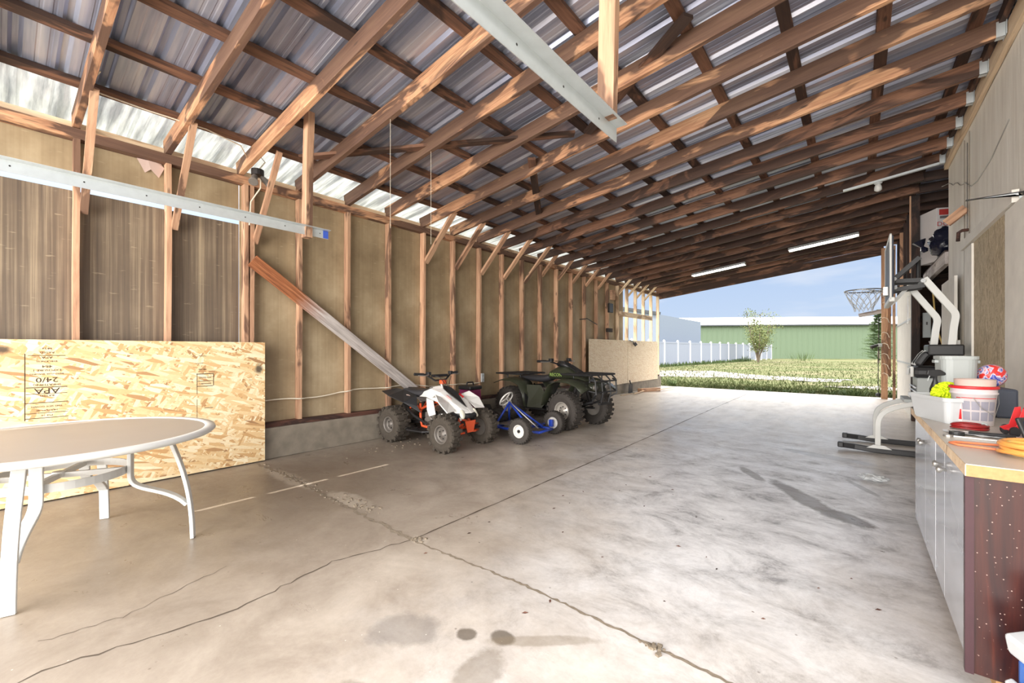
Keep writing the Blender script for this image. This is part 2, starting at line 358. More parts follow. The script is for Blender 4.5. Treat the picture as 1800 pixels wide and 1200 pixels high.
# outdoors
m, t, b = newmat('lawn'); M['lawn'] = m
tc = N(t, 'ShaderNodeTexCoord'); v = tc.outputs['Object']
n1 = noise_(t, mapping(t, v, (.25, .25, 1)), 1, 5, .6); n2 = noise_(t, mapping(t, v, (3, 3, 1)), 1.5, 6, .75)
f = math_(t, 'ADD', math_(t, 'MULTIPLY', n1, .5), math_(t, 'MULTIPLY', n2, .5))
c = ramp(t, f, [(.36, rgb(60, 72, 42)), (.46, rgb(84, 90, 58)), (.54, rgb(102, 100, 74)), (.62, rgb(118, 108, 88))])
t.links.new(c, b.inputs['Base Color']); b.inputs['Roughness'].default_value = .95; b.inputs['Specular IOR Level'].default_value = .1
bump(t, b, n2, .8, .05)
M['gravel'] = simple('pale_gravel', rgb(136, 131, 125), .95, 0, var=.3, scale=12, bump=.8, spec=.1)
M['grass'] = simple('grass_blades', rgb(76, 84, 52), .8, 0, var=.35, scale=2, spec=.1)
M['leaf'] = simple('leaf_green', rgb(96, 104, 60), .7, 0, var=.35, scale=3, spec=.2)
M['needle'] = simple('spruce_needles', rgb(86, 104, 70), .8, 0, var=.35, scale=3, spec=.2)
M['bark'] = simple('bark', rgb(118, 106, 92), .9, 0, var=.2)
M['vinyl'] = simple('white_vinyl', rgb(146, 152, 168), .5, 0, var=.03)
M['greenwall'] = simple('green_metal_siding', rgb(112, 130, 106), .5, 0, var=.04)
M['roofwhite'] = simple('white_metal_roof', rgb(236, 238, 240), .5)
M['bluewall'] = simple('blue_grey_siding', rgb(124, 134, 150), .6, 0, var=.05)
M['darktrim'] = simple('dark_trim', rgb(60, 64, 70), .6)

# ================================================================ geometry helpers
class MB:
    def __init__(s): s.bm = bmesh.new(); s.mi = 0
    def face(s, vs):
        try: f = s.bm.faces.new(vs); f.material_index = s.mi; return f
        except ValueError: return None
    def box(s, c, d, rot=(0, 0, 0), taper=None):
        R = Euler(rot).to_matrix(); c = Vector(c); V = []
        for z in (-1, 1):
            for y in (-1, 1):
                for x in (-1, 1):
                    k = 1 if not taper or z < 0 else taper
                    V.append(s.bm.verts.new(c + R @ Vector((x*d[0]/2*k, y*d[1]/2*k, z*d[2]/2))))
        for q in ((0, 2, 3, 1), (4, 5, 7, 6), (0, 1, 5, 4), (2, 6, 7, 3), (0, 4, 6, 2), (1, 3, 7, 5)): s.face([V[i] for i in q])
        return s
    def tube(s, pts, r, n=8, closed=False, flat=None):
        """round (or flat (w,h) rectangular) tube swept along points; r may be a list"""
        P = [Vector(p) for p in pts]; m = len(P); rings = []; up = Vector((0, 0, 1)); prev = None
        for i, p in enumerate(P):
            a = P[(i-1) % m] if (closed or i > 0) else p; b = P[(i+1) % m] if (closed or i < m-1) else p
            d = (b-a); d = d.normalized() if d.length > 1e-9 else Vector((1, 0, 0))
            if prev is None:
                ref = up if abs(d.z) < .95 else Vector((1, 0, 0)); x = d.cross(ref).normalized()
            else: x = (prev - d*prev.dot(d)); x = x.normalized() if x.length > 1e-6 else d.orthogonal().normalized()
            prev = x; y = d.cross(x)
            rr = r[i] if isinstance(r, (list, tuple)) else r
            if flat:
                w, h = flat; ring = [s.bm.verts.new(p + x*sx*w/2 + y*sy*h/2) for sx, sy in ((1, 1), (-1, 1), (-1, -1), (1, -1))]
            else: ring = [s.bm.verts.new(p + (x*math.cos(2*PI*k/n) + y*math.sin(2*PI*k/n))*rr) for k in range(n)]
            rings.append(ring)
        k = len(rings[0])
        for i in range(m if closed else m-1):
            A, B = rings[i], rings[(i+1) % m]
            for j in range(k): s.face([A[j], A[(j+1) % k], B[(j+1) % k], B[j]])
        if not closed: s.face(rings[0][::-1]); s.face(rings[-1])
        return s
    def cyl(s, a, b, r, n=16, r2=None): return s.tube([a, b], [r, r if r2 is None else r2], n)
    def lathe(s, prof, c=(0, 0, 0), axis='Z', n=24, cap=True, sx=1, sy=1):
        c = Vector(c); rings = []
        for r, h in prof:
            ring = []
            for k in range(n):
                a = 2*PI*k/n; u, v = r*math.cos(a)*sx, r*math.sin(a)*sy
                q = {'Z': (u, v, h), 'Y': (u, h, v), 'X': (h, u, v)}[axis]
                ring.append(s.bm.verts.new(c + Vector(q)))
            rings.append(ring)
        for i in range(len(rings)-1):
            for k in range(n): s.face([rings[i][k], rings[i][(k+1) % n], rings[i+1][(k+1) % n], rings[i+1][k]])
        if cap: s.face(rings[0][::-1]); s.face(rings[-1])
        return s
    def loft(s, rings, cap=True):
        R = [[s.bm.verts.new(Vector(p)) for p in r] for r in rings]; k = len(R[0])
        for i in range(len(R)-1):
            for j in range(k): s.face([R[i][j], R[i][(j+1) % k], R[i+1][(j+1) % k], R[i+1][j]])
        if cap: s.face(R[0][::-1]); s.face(R[-1])
        return s
    def prism(s, poly, a, b, plane='XY'):
        """extrude 2D polygon between a and b along the third axis"""
        def mk(p, h): return {'XY': (p[0], p[1], h), 'XZ': (p[0], h, p[1]), 'YZ': (h, p[0], p[1])}[plane]
        return s.loft([[mk(p, a) for p in poly], [mk(p, b) for p in poly]])
    def poly(s, verts, faces, mirror=False):
        V = [s.bm.verts.new(v) for v in verts]
        for f in faces: s.face([V[i] for i in f])
        if mirror:
            V = [s.bm.verts.new((v[0], -v[1], v[2])) for v in verts]
            for f in faces: s.face([V[i] for i in f[::-1]])
        return s
    def build(s, name, mat, parent=None, smooth=False, bevel=0, solid=0, sub=0, loc=None, rot=None):
        bmesh.ops.recalc_face_normals(s.bm, faces=s.bm.faces)
        me = bpy.data.meshes.new(name); s.bm.to_mesh(me); s.bm.free()
        for q in (mat if isinstance(mat, (list, tuple)) else [mat]): me.materials.append(q)
        o = bpy.data.objects.new(name, me); col.objects.link(o)
        if smooth:
            for p in me.polygons: p.use_smooth = True
        if solid: q = o.modifiers.new('t', 'SOLIDIFY'); q.thickness = solid; q.offset = 0
        if bevel: q = o.modifiers.new('b', 'BEVEL'); q.width = bevel; q.segments = 2; q.limit_method = 'ANGLE'
        if sub: q = o.modifiers.new('s', 'SUBSURF'); q.levels = q.render_levels = sub
        if parent is not None: o.parent = parent
        if loc: o.location = loc
        if rot: o.rotation_euler = rot
        return o
def ring_yz(x, cy, cz, ry, rz, n=12, p=2.6):
    out = []
    for k in range(n):
        a = 2*PI*(k+.5)/n; c_, s_ = math.cos(a), math.sin(a)
        out.append((x, cy+ry*math.copysign(abs(c_)**(2/p), c_), cz+rz*math.copysign(abs(s_)**(2/p), s_)))
    return out
def tag(o, label=None, cat=None, group=None, kind=None):
    if label: o['label'] = label
    if cat: o['category'] = cat
    if group: o['group'] = group
    if kind: o['kind'] = kind
    return o
def thing(name, label, cat, loc=(0, 0, 0), rz=0, group=None):
    o = bpy.data.objects.new(name, None); col.objects.link(o); o.location = loc; o.rotation_euler = (0, 0, rz)
    o.empty_display_size = .1
    return tag(o, label, cat, group)
def beam(name, p0, p1, w, h, mat, up=(0, 0, 1), parent=None):
    """lumber from p0 to p1 (centre line); w across, h along 'up'; slight sawn irregularity"""
    p0, p1 = Vector(p0), Vector(p1); d = p1-p0; L = d.length; x = d.normalized()
    y = Vector(up).cross(x).normalized(); z = x.cross(y)
    mb = MB(); n = max(2, int(L/.35)); rings = []; sd = random.uniform(0, 100)
    for i in range(n+1):
        u = L*i/n; dy = (noise.noise(Vector((sd, u*.8, 0))))*.006; dz = (noise.noise(Vector((sd+9, u*.8, 0))))*.006
        rings.append([(u, dy+sy*w/2, dz+sz*h/2) for sy, sz in ((1, 1), (-1, 1), (-1, -1), (1, -1))])
    mb.loft(rings)
    o = mb.build(name, mat)
    o.matrix_world = Matrix(((x.x, y.x, z.x, p0.x), (x.y, y.y, z.y, p0.y), (x.z, y.z, z.z, p0.z), (0, 0, 0, 1)))
    if parent is not None: o.parent = parent
    return o
def text(body, size, mat, parent, loc, rot, depth=.0006, name='lettering', sx=1):
    cu = bpy.data.curves.new('t', 'FONT'); cu.body = body; cu.size = size; cu.extrude = depth; cu.align_x = 'CENTER'; cu.align_y = 'CENTER'
    cu.resolution_u = 2
    ob = bpy.data.objects.new('t', cu); col.objects.link(ob)
    bpy.context.view_layer.update()
    me = bpy.data.meshes.new_from_object(ob.evaluated_get(bpy.context.evaluated_depsgraph_get()))
    bpy.data.objects.remove(ob); bpy.data.curves.remove(cu)
    me.materials.clear(); me.materials.append(mat)
    o = bpy.data.objects.new(name, me); col.objects.link(o); o.parent = parent; o.location = loc; o.rotation_euler = rot; o.scale = (sx, 1, 1)
    return o
def struct(o): o['kind'] = 'structure'; return o
ORD = ['first', 'second', 'third', 'fourth', 'fifth', 'sixth', 'seventh', 'eighth', 'ninth', 'tenth', 'eleventh', 'twelfth', 'thirteenth', 'fourteenth',
       'fifteenth', 'sixteenth', 'seventeenth', 'eighteenth', 'nineteenth', 'twentieth', 'twenty-first', 'twenty-second', 'twenty-third', 'twenty-fourth', 'twenty-fifth']
XL = -5.03            # inner face of the left wall's studs
def yk(k): return .409 + .6094*k
def zr(x): return 3.058 + .125*(x+5.06)      # underside of the rafters

# ================================================================ setting
mb = MB(); mb.box((-1.9, 5.2, -.1), (6.5, 17.8, .2)); mb.box((2.1, 11.25, -.1), (1.9, 5.7, .2))
fl = struct(mb.build('floor', M['floor']))
# joints and cracks (real thin grooves filled with dirt)
def crack(pts, w, mat, jitter=.02, name='crack', seed=1, sub=14):
    rnd = random.Random(seed); mb = MB(); out = []
    for a, b in zip(pts[:-1], pts[1:]):
        for i in range(sub):
            u = i/sub; out.append(Vector((a[0]+(b[0]-a[0])*u, a[1]+(b[1]-a[1])*u)))
    out.append(Vector(pts[-1])); L = []; R = []
    for i, p in enumerate(out):
        d = (out[min(i+1, len(out)-1)]-out[max(i-1, 0)]).normalized(); nrm = Vector((-d.y, d.x))
        q = p + nrm*rnd.uniform(-jitter, jitter); ww = w*rnd.uniform(.5, 1.4)
        L.append(mb.bm.verts.new((q.x+nrm.x*ww/2, q.y+nrm.y*ww/2, .0015))); R.append(mb.bm.verts.new((q.x-nrm.x*ww/2, q.y-nrm.y*ww/2, .0015)))
    for i in range(len(L)-1): mb.face([L[i], L[i+1], R[i+1], R[i]])
    return mb.build(name, mat, fl)
M['crack'] = simple('crack_dirt', rgb(84, 72, 60), .95, 0, var=.3, scale=30)
M['crumble'] = simple('crumbled_mortar', rgb(128, 116, 100), .95, 0, var=.35, scale=40, bump=.5)
crack([(-2.17, 1.66), (-2.2, 5), (-2.26, 9), (-2.3, 13.9)], .012, M['crack'], .003, 'control_joint', 2, 40)
crack([(-2.17, 1.64), (-2.3, 1.2), (-2.22, .7), (-2.35, .1), (-2.3, -.6)], .007, M['crack'], .014, 'crack', 3, 12)
crack([(-5.0, 1.72), (-4.1, 1.74), (-3.2, 1.7), (-2.17, 1.65)], .03, M['crumble'], .015, 'control_joint', 4, 26)
crack([(-2.17, 1.65), (-1.3, 1.7), (-.36, 1.67), (.29, 1.7)], .014, M['crumble'], .006, 'control_joint', 5, 40)
crack([(-2.6, .1), (-2.55, .35), (-2.7, .8)], .003, M['crack'], .012, 'crack', 6, 12)
mb = MB(); rnd = random.Random(3)
for (cx, cy, n, sx, sy) in ((-4.0, 1.74, 60, .7, .05), (-3.0, 1.78, 50, .3, .08), (-2.14, 1.68, 16, .06, .04), (-.62, 1.68, 14, .06, .04), (-4.5, 3.2, 36, .35, .7)):
    for _ in range(n):
        x, y = rnd.gauss(cx, sx*.5), rnd.gauss(cy, sy*.5); r = rnd.uniform(.003, .011)
        if x < -4.93: continue
        mb.box((x, y, r*.4), (r*2, r*1.5, r), (0, 0, rnd.uniform(0, 3)))
tag(mb.build('concrete_crumbs', M['crumble']), 'crumbled bits of mortar and grit along the broken floor joint', 'rubble', kind='stuff')

# ground outside
mb = MB()
def ground_z(x, y): return -.04
mb.poly([(-60, 14.1, -.04), (60, 14.1, -.04), (60, 110, -.04), (-60, 110, -.04)], [(0, 1, 2, 3)])
mb.poly([(-60, -30, -.04), (-5.3, -30, -.04), (-5.3, 14.1, -.04), (-60, 14.1, -.04)], [(0, 1, 2, 3)])
mb.poly([(3.2, -30, -.04), (60, -30, -.04), (60, 14.1, -.04), (3.2, 14.1, -.04)], [(0, 1, 2, 3)])
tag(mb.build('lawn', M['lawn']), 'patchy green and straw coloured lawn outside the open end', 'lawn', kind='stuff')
mb = MB(); mb.box((-1.05, -17.2, -.12), (8.5, 26.8, .16))  # ground slab behind the camera, added to bounce sunlight up to the roof
tag(struct(mb.build('trim_1', M['curb'])), 'unseen concrete apron added to bounce sunlight', None)
def patch(name, outline, z, mat, label, cat):
    mb = MB(); rnd = random.Random(len(outline)); vs = []
    for (a, b) in zip(outline, outline[1:]+outline[:1]):
        for i in range(9):
            u = i/9; vs.append(mb.bm.verts.new((a[0]+(b[0]-a[0])*u+rnd.uniform(-.5, .5)*.6, a[1]+(b[1]-a[1])*u+rnd.uniform(-.5, .5)*.7, z)))
    mb.face(vs); bmesh.ops.triangulate(mb.bm, faces=mb.bm.faces)
    return tag(mb.build(name, mat), label, cat, kind='stuff')
patch('gravel_strip', [(-11.5, 19.8), (-6.5, 19.6), (-4.2, 20.6), (-.6, 20.2), (-.3, 22.2), (-3.3, 23.4), (-6.5, 26.5), (-9.5, 25.0), (-12, 24)], -.025, M['gravel'], 'long pale gravel strip crossing the lawn', 'gravel')
patch('gravel_patch', [(-.7, 17.3), (.6, 17.2), (3.2, 17.6), (3.4, 18.4), (.5, 18.6), (-.6, 18.1)], -.025, M['gravel'], 'short pale gravel patch on the lawn beside the right-hand post', 'gravel')
# grass tufts
mb = MB(); rnd = random.Random(5)
def blade(x, y, h, w=.012):
    a = rnd.uniform(0, PI); dx, dy = math.cos(a)*w, math.sin(a)*w; lx, ly = rnd.uniform(-.5, .5)*h, rnd.uniform(-.5, .5)*h
    mb.face([mb.bm.verts.new(q) for q in ((x-dx, y-dy, -.05), (x+dx, y+dy, -.05), (x+lx*.5+dx*.6, y+ly*.5+dy*.6, h*.6-.04), (x+lx, y+ly, h-.04))])
for _ in range(9000):
    x = rnd.uniform(-7, 2.5); y = 14.25+abs(rnd.gauss(0, 1.6))
    blade(x, y, rnd.uniform(.03, .08))
for _ in range(14000):
    y = 15+rnd.random()**1.6*40; x = rnd.uniform(-.42*y-2, 2.5+.08*y)
    blade(x, y, rnd.uniform(.04, .12), .02)
tag(mb.build('grass_blades', M['grass']), 'short grass blades growing over the lawn', 'grass', kind='stuff')
M['weed'] = simple('weed_leaves', rgb(74, 92, 50), .8, 0, var=.3, scale=4)
def weed(x, y, n, h, name, label, cat='weed', spread=.1, group=None):
    mb = MB()
    for _ in range(n):
        a = rnd.uniform(0, 2*PI); r0 = rnd.uniform(0, spread); L = rnd.uniform(.5, 1)*h; o = Vector((r0*math.cos(a), r0*math.sin(a), 0))
        d = Vector((math.cos(a)*.5, math.sin(a)*.5, 1)).normalized()*L; s_ = Vector((-math.sin(a), math.cos(a), 0))*.014
        mb.face([mb.bm.verts.new(o+q) for q in (-s_*.4, s_*.4, d*.55+s_, d, d*.55-s_)])
    o = mb.build(name, M['weed'], solid=.002); o.location = (x, y, -.04); return tag(o, label, cat, group)
weed(-4.75, 14.35, 50, .32, 'weed', 'leafy dark weed beside the left corner of the open end', spread=.12)
weed(-.05, 14.4, 110, .26, 'weed', 'low dark weed clump near the right-hand post', spread=.3)
for i in range(9):
    weed(-2.9+.33*i+rnd.uniform(-.1, .1), 14.42+rnd.uniform(-.05, .1), 22, .14, 'weed', 'small weed in the row along the slab edge', spread=.09, group='weeds along the slab edge')
weed(-9.5, 52, 60, .9, 'weed', 'shrubby weeds at the foot of the green building', spread=.9)
weed(-4.6, 57, 90, 1.3, 'weed', 'low sprawling shrub at the foot of the green building', 'shrub', 1.6)
mb = MB()
for _ in range(420):
    u = rnd.random(); x = -11.3+u*1.6+rnd.uniform(.1, .5); y = 30+u*24; h = rnd.uniform(.1, .35)
    a = rnd.uniform(0, PI)
    mb.face([mb.bm.verts.new(q) for q in ((x-.05, y, -.04), (x+.05, y, -.04), (x+rnd.uniform(-.1, .1), y+rnd.uniform(-.1, .1), h))])
tag(mb.build('fence_weeds', M['weed']), 'dark weeds along the foot of the white fence', 'weeds', kind='stuff')

# ---- left wall
wl = struct(thing('wall_left', None, None)); wl['kind'] = 'structure'
def panel(name, y0, y1, z0, z1, mat, x=-5.13):
    mb = MB(); mb.box((0, 0, 0), (.006, y1-y0, z1-z0)); return mb.build(name, mat, wl, loc=(x, (y0+y1)/2, (z0+z1)/2))
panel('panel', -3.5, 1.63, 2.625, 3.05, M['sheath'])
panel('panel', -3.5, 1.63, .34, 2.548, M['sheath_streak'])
for i in range(16):
    a, b_ = 1.635+.6094*i, 1.635+.6094*(i+1)
    if a > 11.2: break
    if i % 2 == 0: panel('panel', a, min(a+1.2158, 11.25), .34, 3.05, M['sheath'])
mb = MB(); mb.box((-5.12, 5.2, .17), (.26, 17.4, .34)); cu = struct(mb.build('baseboard_left', M['curb'], bevel=.01)); 
o = beam('sill_plate', (-5.075, -3.5, .365), (-5.075, 13.85, .365), .1, .05, M['sill'])
tag(o, 'dark reddish sill plank lying along the top of the concrete curb', 'sill')
o = beam('top_plate', (-5.075, -3.5, 3.008), (-5.075, 13.85, 3.008), .09, .085, M['rafter'])
tag(o, 'orange-brown wall plate running along the top of the left wall studs', 'beam')
o = beam('eave_board', (-5.11, -3.5, 3.085), (-5.11, 13.85, 3.085), .02, .07, M['palewood'])
tag(o, 'pale narrow board above the plate of the left wall, under the bright eave', 'board')
for k in range(-6, 23):
    m_ = M['stud'] if k < 17 else M['palewood']
    y = yk(k) + (.045 if k == 2 else 0)
    if k == 18: pass
    o = beam('wall_stud', (-5.075, y, .39), (-5.075, y, 2.966), .09, .04 if k else .04, m_, up=(0, 1, 0))
    side = ' on the bare open frame' if k > 17 else ''
    tag(o, 'upright wall stud, %s from the left of the photo%s' % (ORD[k], side) if k >= 0 else 'upright stud of the left wall beside or behind the camera', 'stud', 'studs of the left wall')
o = beam('wall_stud', (-5.075, yk(2)+.1, .39), (-5.075, yk(2)+.1, 2.966), .09, .04, M['stud'], up=(0, 1, 0))
tag(o, 'paler doubled stud just right of the third stud, beside the plank top', 'stud', 'studs of the left wall')
o = beam('blocking_rail', (-5.01, yk(17), 2.2), (-5.01, yk(21)-.05, 2.2), .03, .13, M['palewood'])
tag(o, 'pale horizontal board nailed across the open studs near the far end', 'board')
# ---- knee braces
br = [0, 1, 2, 6, 7, 8, 9, 10, 11, 12, 13, 14, 15, 17, 18, 19, 20]
for n_, k in enumerate(br):
    y = yk(k)+.045; L = 1.0 if k < 11 else .55
    if k == 2: y += .09
    zb = 2.52 if k < 11 else 2.74; xt = -4.42 if k < 11 else -4.68
    if k < 3: zb, xt = 2.36, -4.42
    o = beam('knee_brace', (-5.06, y, zb), (xt, y, zr(xt)+.03), .035, (.05 if k < 3 else .085), M['stud'] if k < 17 else M['palewood'], up=(0, 1, 0))
    tag(o, '%s diagonal knee brace from the left, between stud and rafter' % ORD[n_] + (' near the camera' if k < 3 else ' of the wall'), 'brace', 'knee braces of the left wall')
# ---- rafters
for k in range(-6, 23):
    y0 = yk(k)
    dy = {0: .09, 1: .1, 2: .08}.get(k, 0)
    xr = .94 if y0 < 8.4 else .8
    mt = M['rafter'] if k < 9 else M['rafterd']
    h = .15
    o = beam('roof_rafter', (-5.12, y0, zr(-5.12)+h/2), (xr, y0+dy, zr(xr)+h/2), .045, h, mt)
    tag(o, 'sloping roof rafter, %s counted from the camera end%s' % ((ORD+['twenty-sixth', 'twenty-seventh', 'twenty-eighth', 'twenty-ninth'])[k+6], ', honey-coloured with dark stains' if k < 9 else ', dark brown'), 'rafter', 'roof rafters')
    if y0 > 8.4 and k < 23:
        o = beam('ceiling_joist', (.62, y0+.048, zr(.8)+.06), (2.9, y0+.048, zr(.8)+.06), .04, .14, M['darkwood'])
        tag(o, 'level dark joist over the side bay, %s from the white wall' % ORD[k-14], 'joist', 'joists over the side bay')
# purlins
n_ = 0
x = -4.68
while x < 1.0:
    zc = zr(x)+.15+.019+.004
    o = beam('roof_purlin', (x, -3.5, zc), (x, 14.05, zc), .088, .038, M['purlin'], up=(-.125, 0, 1))
    tag(o, 'dark purlin under the roof metal, %s up from the left wall' % ORD[n_], 'purlin', 'roof purlins'); n_ += 1
    x += .607
# roof sheet with ribs
def roof_mesh(x0, x1, y0, y1, zf):
    mb = MB(); prof = []; y = y0
    P = [(0, 0), (.05, 0), (.056, .003), (.068, .003), (.074, 0), (.11, 0), (.116, .003), (.128, .003), (.134, 0), (.155, 0), (.175, .026), (.205, .026), (.225, 0)]
    while y < y1:
        for a, h in P: prof.append((y+a, h))
        y += .2286
    A = [mb.bm.verts.new((x0, a, zf(x0)+h)) for a, h in prof]; B = [mb.bm.verts.new((x1, a, zf(x1)+h)) for a, h in prof]
    for i in range(len(A)-1): mb.face([A[i], A[i+1], B[i+1], B[i]])
    return mb
zf = lambda x: zr(x)+.196
struct(roof_mesh(-4.72, 1.25, -3.55, 14.15, zf).build('ceiling', M['roof'], solid=.002))
rc = struct(roof_mesh(.8, 3.1, 8.2, 14.15, lambda x: 4.03).build('ceiling_side', M['roof'], solid=.002)); rc.name = 'ceiling_2'
o = roof_mesh(-5.42, -4.70, -3.55, 14.15, lambda x: zf(x)-.003).build('ceiling', M['eave']); struct(o)
# roof wind braces lying on the rafters under the purlins
def rb(name, a, b_, label, w=.09, off=.085):
    o = beam(name, (a[0], a[1], zr(a[0])+off), (b_[0], b_[1], zr(b_[0])+off), w, .03, M['purlin'] if name == 'wind_brace' else M['stud'])
    return tag(o, label, 'brace')
# ---- ledger, right wall
wr = struct(thing('wall_right', None, None))
mb = MB(); mb.box((1.06, 5.0, 2.1), (.1, 6.9, 4.2)); mb.build('wall_panel', M['whitewall'], wr)
# interior return of the side bay
mb = MB(); mb.box((2.05, 8.4, 2.0), (2.0, .08, 4.0)); mb.box((3.05, 11.2, 2.0), (.08, 5.6, 4.0)); mb.box((1.92, 13.95, 2.0), (2.2, .08, 4.0)); mb.build('bay_wall', M['darkwood'], wr)
o = beam('ledger_beam', (.985, 1.6, 3.82), (.985, 8.45, 3.82), .04, .16, M['palewood'])
tag(o, 'pale ledger beam along the top of the white wall', 'beam')
o = beam('ledger_beam', (.94, 1.6, 3.96), (.94, 8.45, 3.96), .04, .1, M['rafterd'])
tag(o, 'dark upper ledger beam above the pale one on the white wall', 'beam')
for k in range(3, 14):
    y = yk(k); mb = MB()
    mb.box((.93, y-.027, 3.86), (.05, .004, .13)); mb.box((.93, y+.027, 3.86), (.05, .004, .13)); mb.box((.93, y, 3.797), (.05, .058, .004))
    mb.box((.958, y, 3.86), (.004, .12, .13))
    tag(mb.build('joist_hanger', M['galv']), 'galvanised joist hanger, %s from the camera on the right ledger' % ORD[k-3], 'bracket', 'joist hangers on the right ledger')
# boarded opening in the white wall
bo = thing('boarded_window', 'strand board infill with a whitewashed frame on the white wall', 'boarded window', (.99, 6, 0))
mb = MB(); mb.box((0, 0, 0), (1.23, 2.0, .012)); p_ = mb.build('strand_board_panel', M['osb3'], bo, loc=(0, 0, 1.62), rot=(0, PI/2, 0)); p_.scale = (1.2, 1, 1)
p_.scale = (1.25, .64, 1)
mb = MB(); mb.box((-.02, .1, 2.41), (.04, 2.1, .1)); mb.build('head_board', M['whiteboard'], bo)
mb = MB(); mb.box((-.012, .83, 1.35), (.024, .38, 2.0)); mb.build('side_board', M['whiteboard'], bo)
mb = MB(); mb.box((-.012, -1.0, 1.35), (.024, .66, 2.0)); mb.build('side_board', M['whiteboard'], bo)
mb = MB(); mb.box((.955, 7.95, 1.06), (.03, .98, 2.12)); tag(mb.build('leaning_board', M['whiteboard'], bevel=.003), 'stained white plywood sheet propped at the corner of the white wall', 'plywood sheet')
# long trim strips of vertical siding joints
for i, y in enumerate((7.3, 7.02, 3.9)):
    mb = MB(); mb.box((1.005, y, 1.9), (.006, .012, 3.6)); mb.build('joint_strip', M['curb'], wr)

# ---- far end framing
o = beam('header_beam', (-5.05, 13.9, 2.98), (.55, 13.9, 3.66), .045, .2, M['rafterd']); tag(o, 'long sloping header over the open far end', 'beam')
o = beam('corner_post', (.55, 13.82, 0), (.55, 13.82, 3.7), .12, .14, M['post'], up=(0, 1, 0)); tag(o, 'brown wooden post at the right side of the open end, hung with wire loops', 'post')
o = beam('corner_post', (.72, 13.7, 0), (.72, 13.7, 3.72), .05, .09, M['stud'], up=(0, 1, 0)); tag(o, 'narrower wooden post just right of the wire-hung post', 'post')
o = beam('post_backing', (.63, 13.86, .55), (.63, 13.86, 3.6), .09, .02, M['post'], up=(0, 1, 0)); tag(o, 'brown board between the two posts at the right of the open end', 'board')
o = beam('board_arm', (.06, 13.8, 2.07), (.5, 13.8, 2.16), .03, .1, M['plank']); tag(o, 'short grey board sticking out from the right-hand post into the opening', 'board')
for i, z in enumerate((2.35, 1.98, 1.62, 1.35, 1.1, .85, .62)):
    pts = [(.5, 13.756, z), (.52+.02, 13.73, z+.02), (.6, 13.66, z-.02), (.63, 13.64, z-.12)]
    mb = MB(); mb.tube(pts, .007, 6)
    tag(mb.build('wire_loop', M['whitecable']), 'pale bent wire loop on the end post, %s from the top' % ORD[i], 'wire', 'wire loops on the end post')
lp = thing('hanging_plug', 'black cable with a ball end hanging in front of the right-hand post', 'cable', (.44, 13.7, 0))
mb = MB(); mb.tube([(.0, 0, 2.05), (.005, 0, 1.4), (-.01, 0, .9), (-.01, 0, .12)], .009, 6); mb.build('cable', M['black'], lp)
mb = MB(); mb.lathe([(.01, -.05), (.045, -.03), (.055, 0), (.045, .03), (.01, .05)], (-.01, 0, .1), n=14); mb.build('ball', M['black'], lp, smooth=True)
sl_ = thing('security_lamp', 'small grey sensor lamp on the right-hand post', 'lamp', (.44, 13.68, 1.32))
mb = MB(); mb.cyl((.06, 0, 0), (-.02, 0, 0), .04); mb.build('base', M['greyplast'], sl_); mb = MB(); mb.cyl((-.02, -.02, 0), (-.15, -.06, -.06), .03, r2=.045); mb.build('lamp_head', M['darkmetal'], sl_)
# white sliding door and boards above it (side bay front, plane x=.76)
d1 = struct(thing('door_1', None, None)); 
mb = MB(); mb.box((.78, 11.7, 1.22), (.04, 3.5, 2.44)); mb.build('door_panel', M['whiteboard'], d1)
for z in (.95, 1.75):
    mb = MB(); mb.box((.753, 11.7, z), (.016, 3.45, .03)); mb.build('batten', M['greyplast2'], d1)
mb = MB(); mb.box((.75, 10.6, 1.95), (.02, .05, .5)); mb.box((.74, 10.62, 1.7), (.03, .12, .03)); mb.build('latch_bar', M['steel'], d1)
for i, (y, z0, z1, m_) in enumerate(((13.45, 2.46, 3.75, 'darkwood'), (12.6, 2.46, 3.78, 'stud'), (11.7, 2.46, 3.78, 'darkwood'), (11.0, 2.46, 3.78, 'darkwood'))):
    o = beam('bay_stud', (.8, y, z0), (.8, y, z1), .09, .05, M[m_], up=(0, 1, 0)); tag(o, 'short upright stud over the white sliding door, %s from the far post' % ORD[i], 'stud', 'short studs over the sliding door')
mb = MB(); mb.box((.86, 12.6, 3.1), (.02, 1.6, 1.25)); tag(mb.build('plank_panel', M['sill']), 'dark reddish boarding over the white sliding door', 'boarding')
o = beam('jamb_post', (.78, 9.82, 0), (.78, 9.82, 3.8), .1, .13, M['darkwood'], up=(0, 1, 0)); tag(o, 'dark tall post at the near edge of the white sliding door', 'post')
o = beam('jamb_strip', (.715, 9.76, 2.5), (.715, 9.76, 3.8), .02, .03, M['stud'], up=(0, 1, 0)); tag(o, 'thin light batten on the dark tall post', 'batten')
o = beam('shelf_beam', (1.0, 8.46, 2.5), (1.0, 10.9, 2.5), .06, .17, M['plank']); tag(o, 'weathered beam edge of the loft shelf at the corner of the white wall', 'beam')
mb = MB(); mb.box((1.6, 9.7, 2.6), (1.25, 2.4, .03)); tag(mb.build('loft_shelf', M['darkwood']), 'dark loft shelf board behind the weathered beam', 'shelf')
o = beam('bay_crosspiece', (1.3, 9.3, 1.9), (2.9, 9.9, 1.9), .04, .14, M['sill']); tag(o, 'reddish crosspiece in the dark side bay', 'board')
